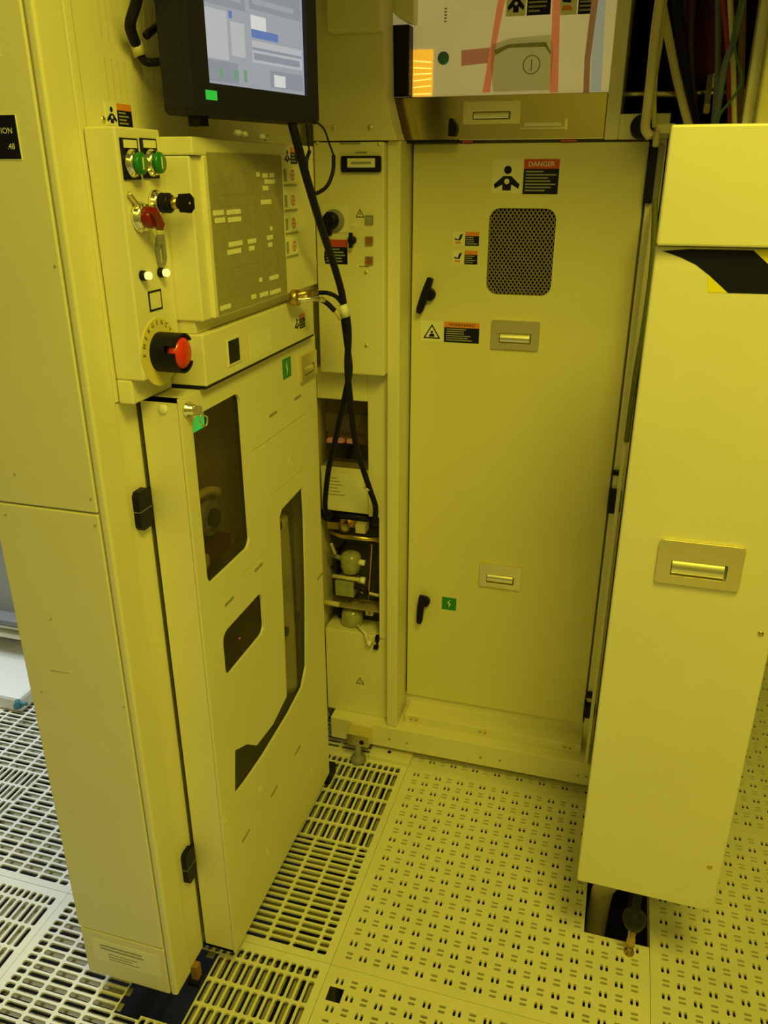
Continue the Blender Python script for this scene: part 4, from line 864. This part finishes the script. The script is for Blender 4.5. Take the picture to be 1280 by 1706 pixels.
# foot plate and bracket at floor under the niche
fp = thing('anchor_foot', (-.11, .60, 0), 'cream anchor foot plate with a bolt hole on the grating below the niche', 'foot plate')
q0 = at(612, 1262, 2, .012); q1 = at(684, 1268, 2, .012)
MB().wbox(q0.x, q1.x, .592, .66, .0, .014, CREAM).build('plate', fp, .002)
q = at(649, 1253, 2, .014); MB().cyl(FZ(.0138), q.x, q.y, .0055, 0, .0006, BLACK, 14).build('bolt_hole', fp)
mb = MB(); a = at(597, 1262, 2, .01); mb.revolve(FZ(0), a.x, a.y, [(.021, 0), (.021, .008), (.012, .014), (.008, .016), (.008, .055)], GREYP, 18); mb.wbox(a.x-.028, a.x+.030, a.y-.006, max(.6155, a.y+.012), .052, .086, STEEL); mb.cyl(FY(a.y-.006), a.x+.012, .066, .006, -.001, .002, BLACK, 12)
tag(mb.build('corner_jack'), 'grey levelling jack with a dark round foot in the niche corner', 'jack')
MB_ = MB(); MB_.wbox(-.205, -.172, .470, .52, .0, .035, RUBBER); tag(MB_.build('rubber_wedge', None, .004), 'black rubber wedge on the floor behind the cabinet door', 'wedge')

# ------------------------------------------------------------------ hanging cables between monitor and niche
BRANCH_END = Vector((-.1005, .633, at(634, 866, 1, .668).z))      # the manifold's elbow
def cable(name, label, pts, r, M=RUBBER):
    mb = MB(); mb.tube([p if isinstance(p, Vector) else at(p[0], p[1], 1, p[2]) for p in pts], r, M, 12); tag(mb.build(name), label, 'cable')
cable('monitor_cable', 'thick black cable running from the monitor down to the tie by the brass fitting', [(485, 198, .185), (492, 225, .195), (512, 300, .25), (536, 380, .33), (556, 440, .41), (570, 490, .455), (575, 530, .465)], .0068)
cable('branch_cable', 'black cable spreading left from the tie to the black manifold', [(572, 525, .474), (578, 570, .490), (583, 615, .506), (577, 650, .516), (562, 720, .54), (548, 780, .575), (542, 835, .615), (543, 856, .655)], .0062)
cable('branch_cable', 'black cable spreading right from the tie to the niche post', [(578, 525, .464), (581, 560, .470), (579, 610, .484), (583, 660, .496), (593, 740, .535), (608, 790, .575), (618, 820, .600), (626, 846, .622), BRANCH_END], .0066)
cable('fitting_lead', 'short black lead joining the brass fitting to the cable tie', [(528, 488, .42), (545, 488, .44), (560, 494, .45), (570, 505, .46)], .0042)
cable('fitting_lead', 'cut black lead drooping from the brass fitting', [(536, 500, .42), (546, 506, .425), (558, 518, .43)], .0048)
cable('sensor_wire', 'thin dark wire looping from the monitor to the black curved sleeve', [(524, 201, .225), (540, 215, .26), (549, 240, .3), (556, 258, .32)], .0016)
cable('cable_sleeve', 'curved black sleeve joining the thin wire to the monitor cable', [(556, 258, .32), (555, 285, .32), (545, 310, .31), (528, 322, .28), (520, 320, .265)], .0032)
cable('sensor_wire', 'thin straight dark wire beside the monitor cable', [(510, 200, .215), (513, 230, .24), (516, 255, .27)], .0014)
cable('cable_stub', 'short black stub forking off the monitor cable', [(516, 252, .27), (511, 268, .26), (512, 295, .255)], .003)
mb = MB(); a = at(571, 508, 1, .455); b = at(577, 527, 1, .46); mb.tube([a, b], .0085, WHITE, 12, False); tag(mb.build('cable_tie'), 'white tape wrap binding the black cables by the brass fitting', 'cable tie')
mb = MB(); a = at(556, 512, 1, .455); b = at(568, 532, 1, .46); mb.tube([a, b], .0045, BEIGE, 10, False); tag(mb.build('cable_tag'), 'cream sleeve tag beside the white tape wrap', 'tag')
mb = MB(); a = at(612, 811, 1, .593); b = at(616, 814, 1, .596); mb.tube([a+(a-b)*.2, b], .0078, WHITE, 12, False); tag(mb.build('cable_tie'), 'narrow white tie low on the right-hand branch cable', 'cable tie')

# ------------------------------------------------------------------ grey cart beyond the cabinet
gc = thing('equipment_cart', (-1.75, .95, 0), 'grey equipment cart standing beyond the tall cream cabinet', 'cart')
MB().wbox(-2.2, -1.22, .72, 1.2, .09, 1.0, GREYCAB).build('body', gc, .01); MB().wbox(-2.2, -1.12, .50, 1.2, .0, .05, WHITE).build('base_plate', gc, .01)
MB().wbox(-2.18, -1.26, .76, 1.2, .05, .09, GREYCAB).build('plinth', gc)
F9 = FY(.72); 
q = at(15, 1030, 1, .70); MB().wbox(q.x-.25, q.x+.09, .67, .72, q.z-.006, q.z+.012, GREYP).build('shelf_lip', gc, .004); MB().wbox(q.x-.05, q.x+.09, .68, .72, q.z-.06, q.z-.04, PALE).build('shelf_lip', gc, .004)
q = at(25, 1137, 1, .71); MB().wbox(q.x-.04, q.x+.02, .685, .72, q.z-.015, q.z+.02, GREYP).build('catch', gc, .003)
MB().wbox(-1.36, -1.225, .69, .72, .14, .15, WHITE).build('trim_bar', gc, .002)
q = at(30, 1172, 2, .06); mb = MB(); mb.revolve(FZ(.05), q.x, q.y, [(.014, 0), (.013, .008), (.007, .014), (.007, .02)], TEAL, 14); mb.tube([(q.x, q.y, .062), (q.x+.03, q.y, .064)], .005, TEAL, 8, False); tag(mb.build('valve_knob'), 'small teal valve knob on the base plate of the grey cart', 'valve')
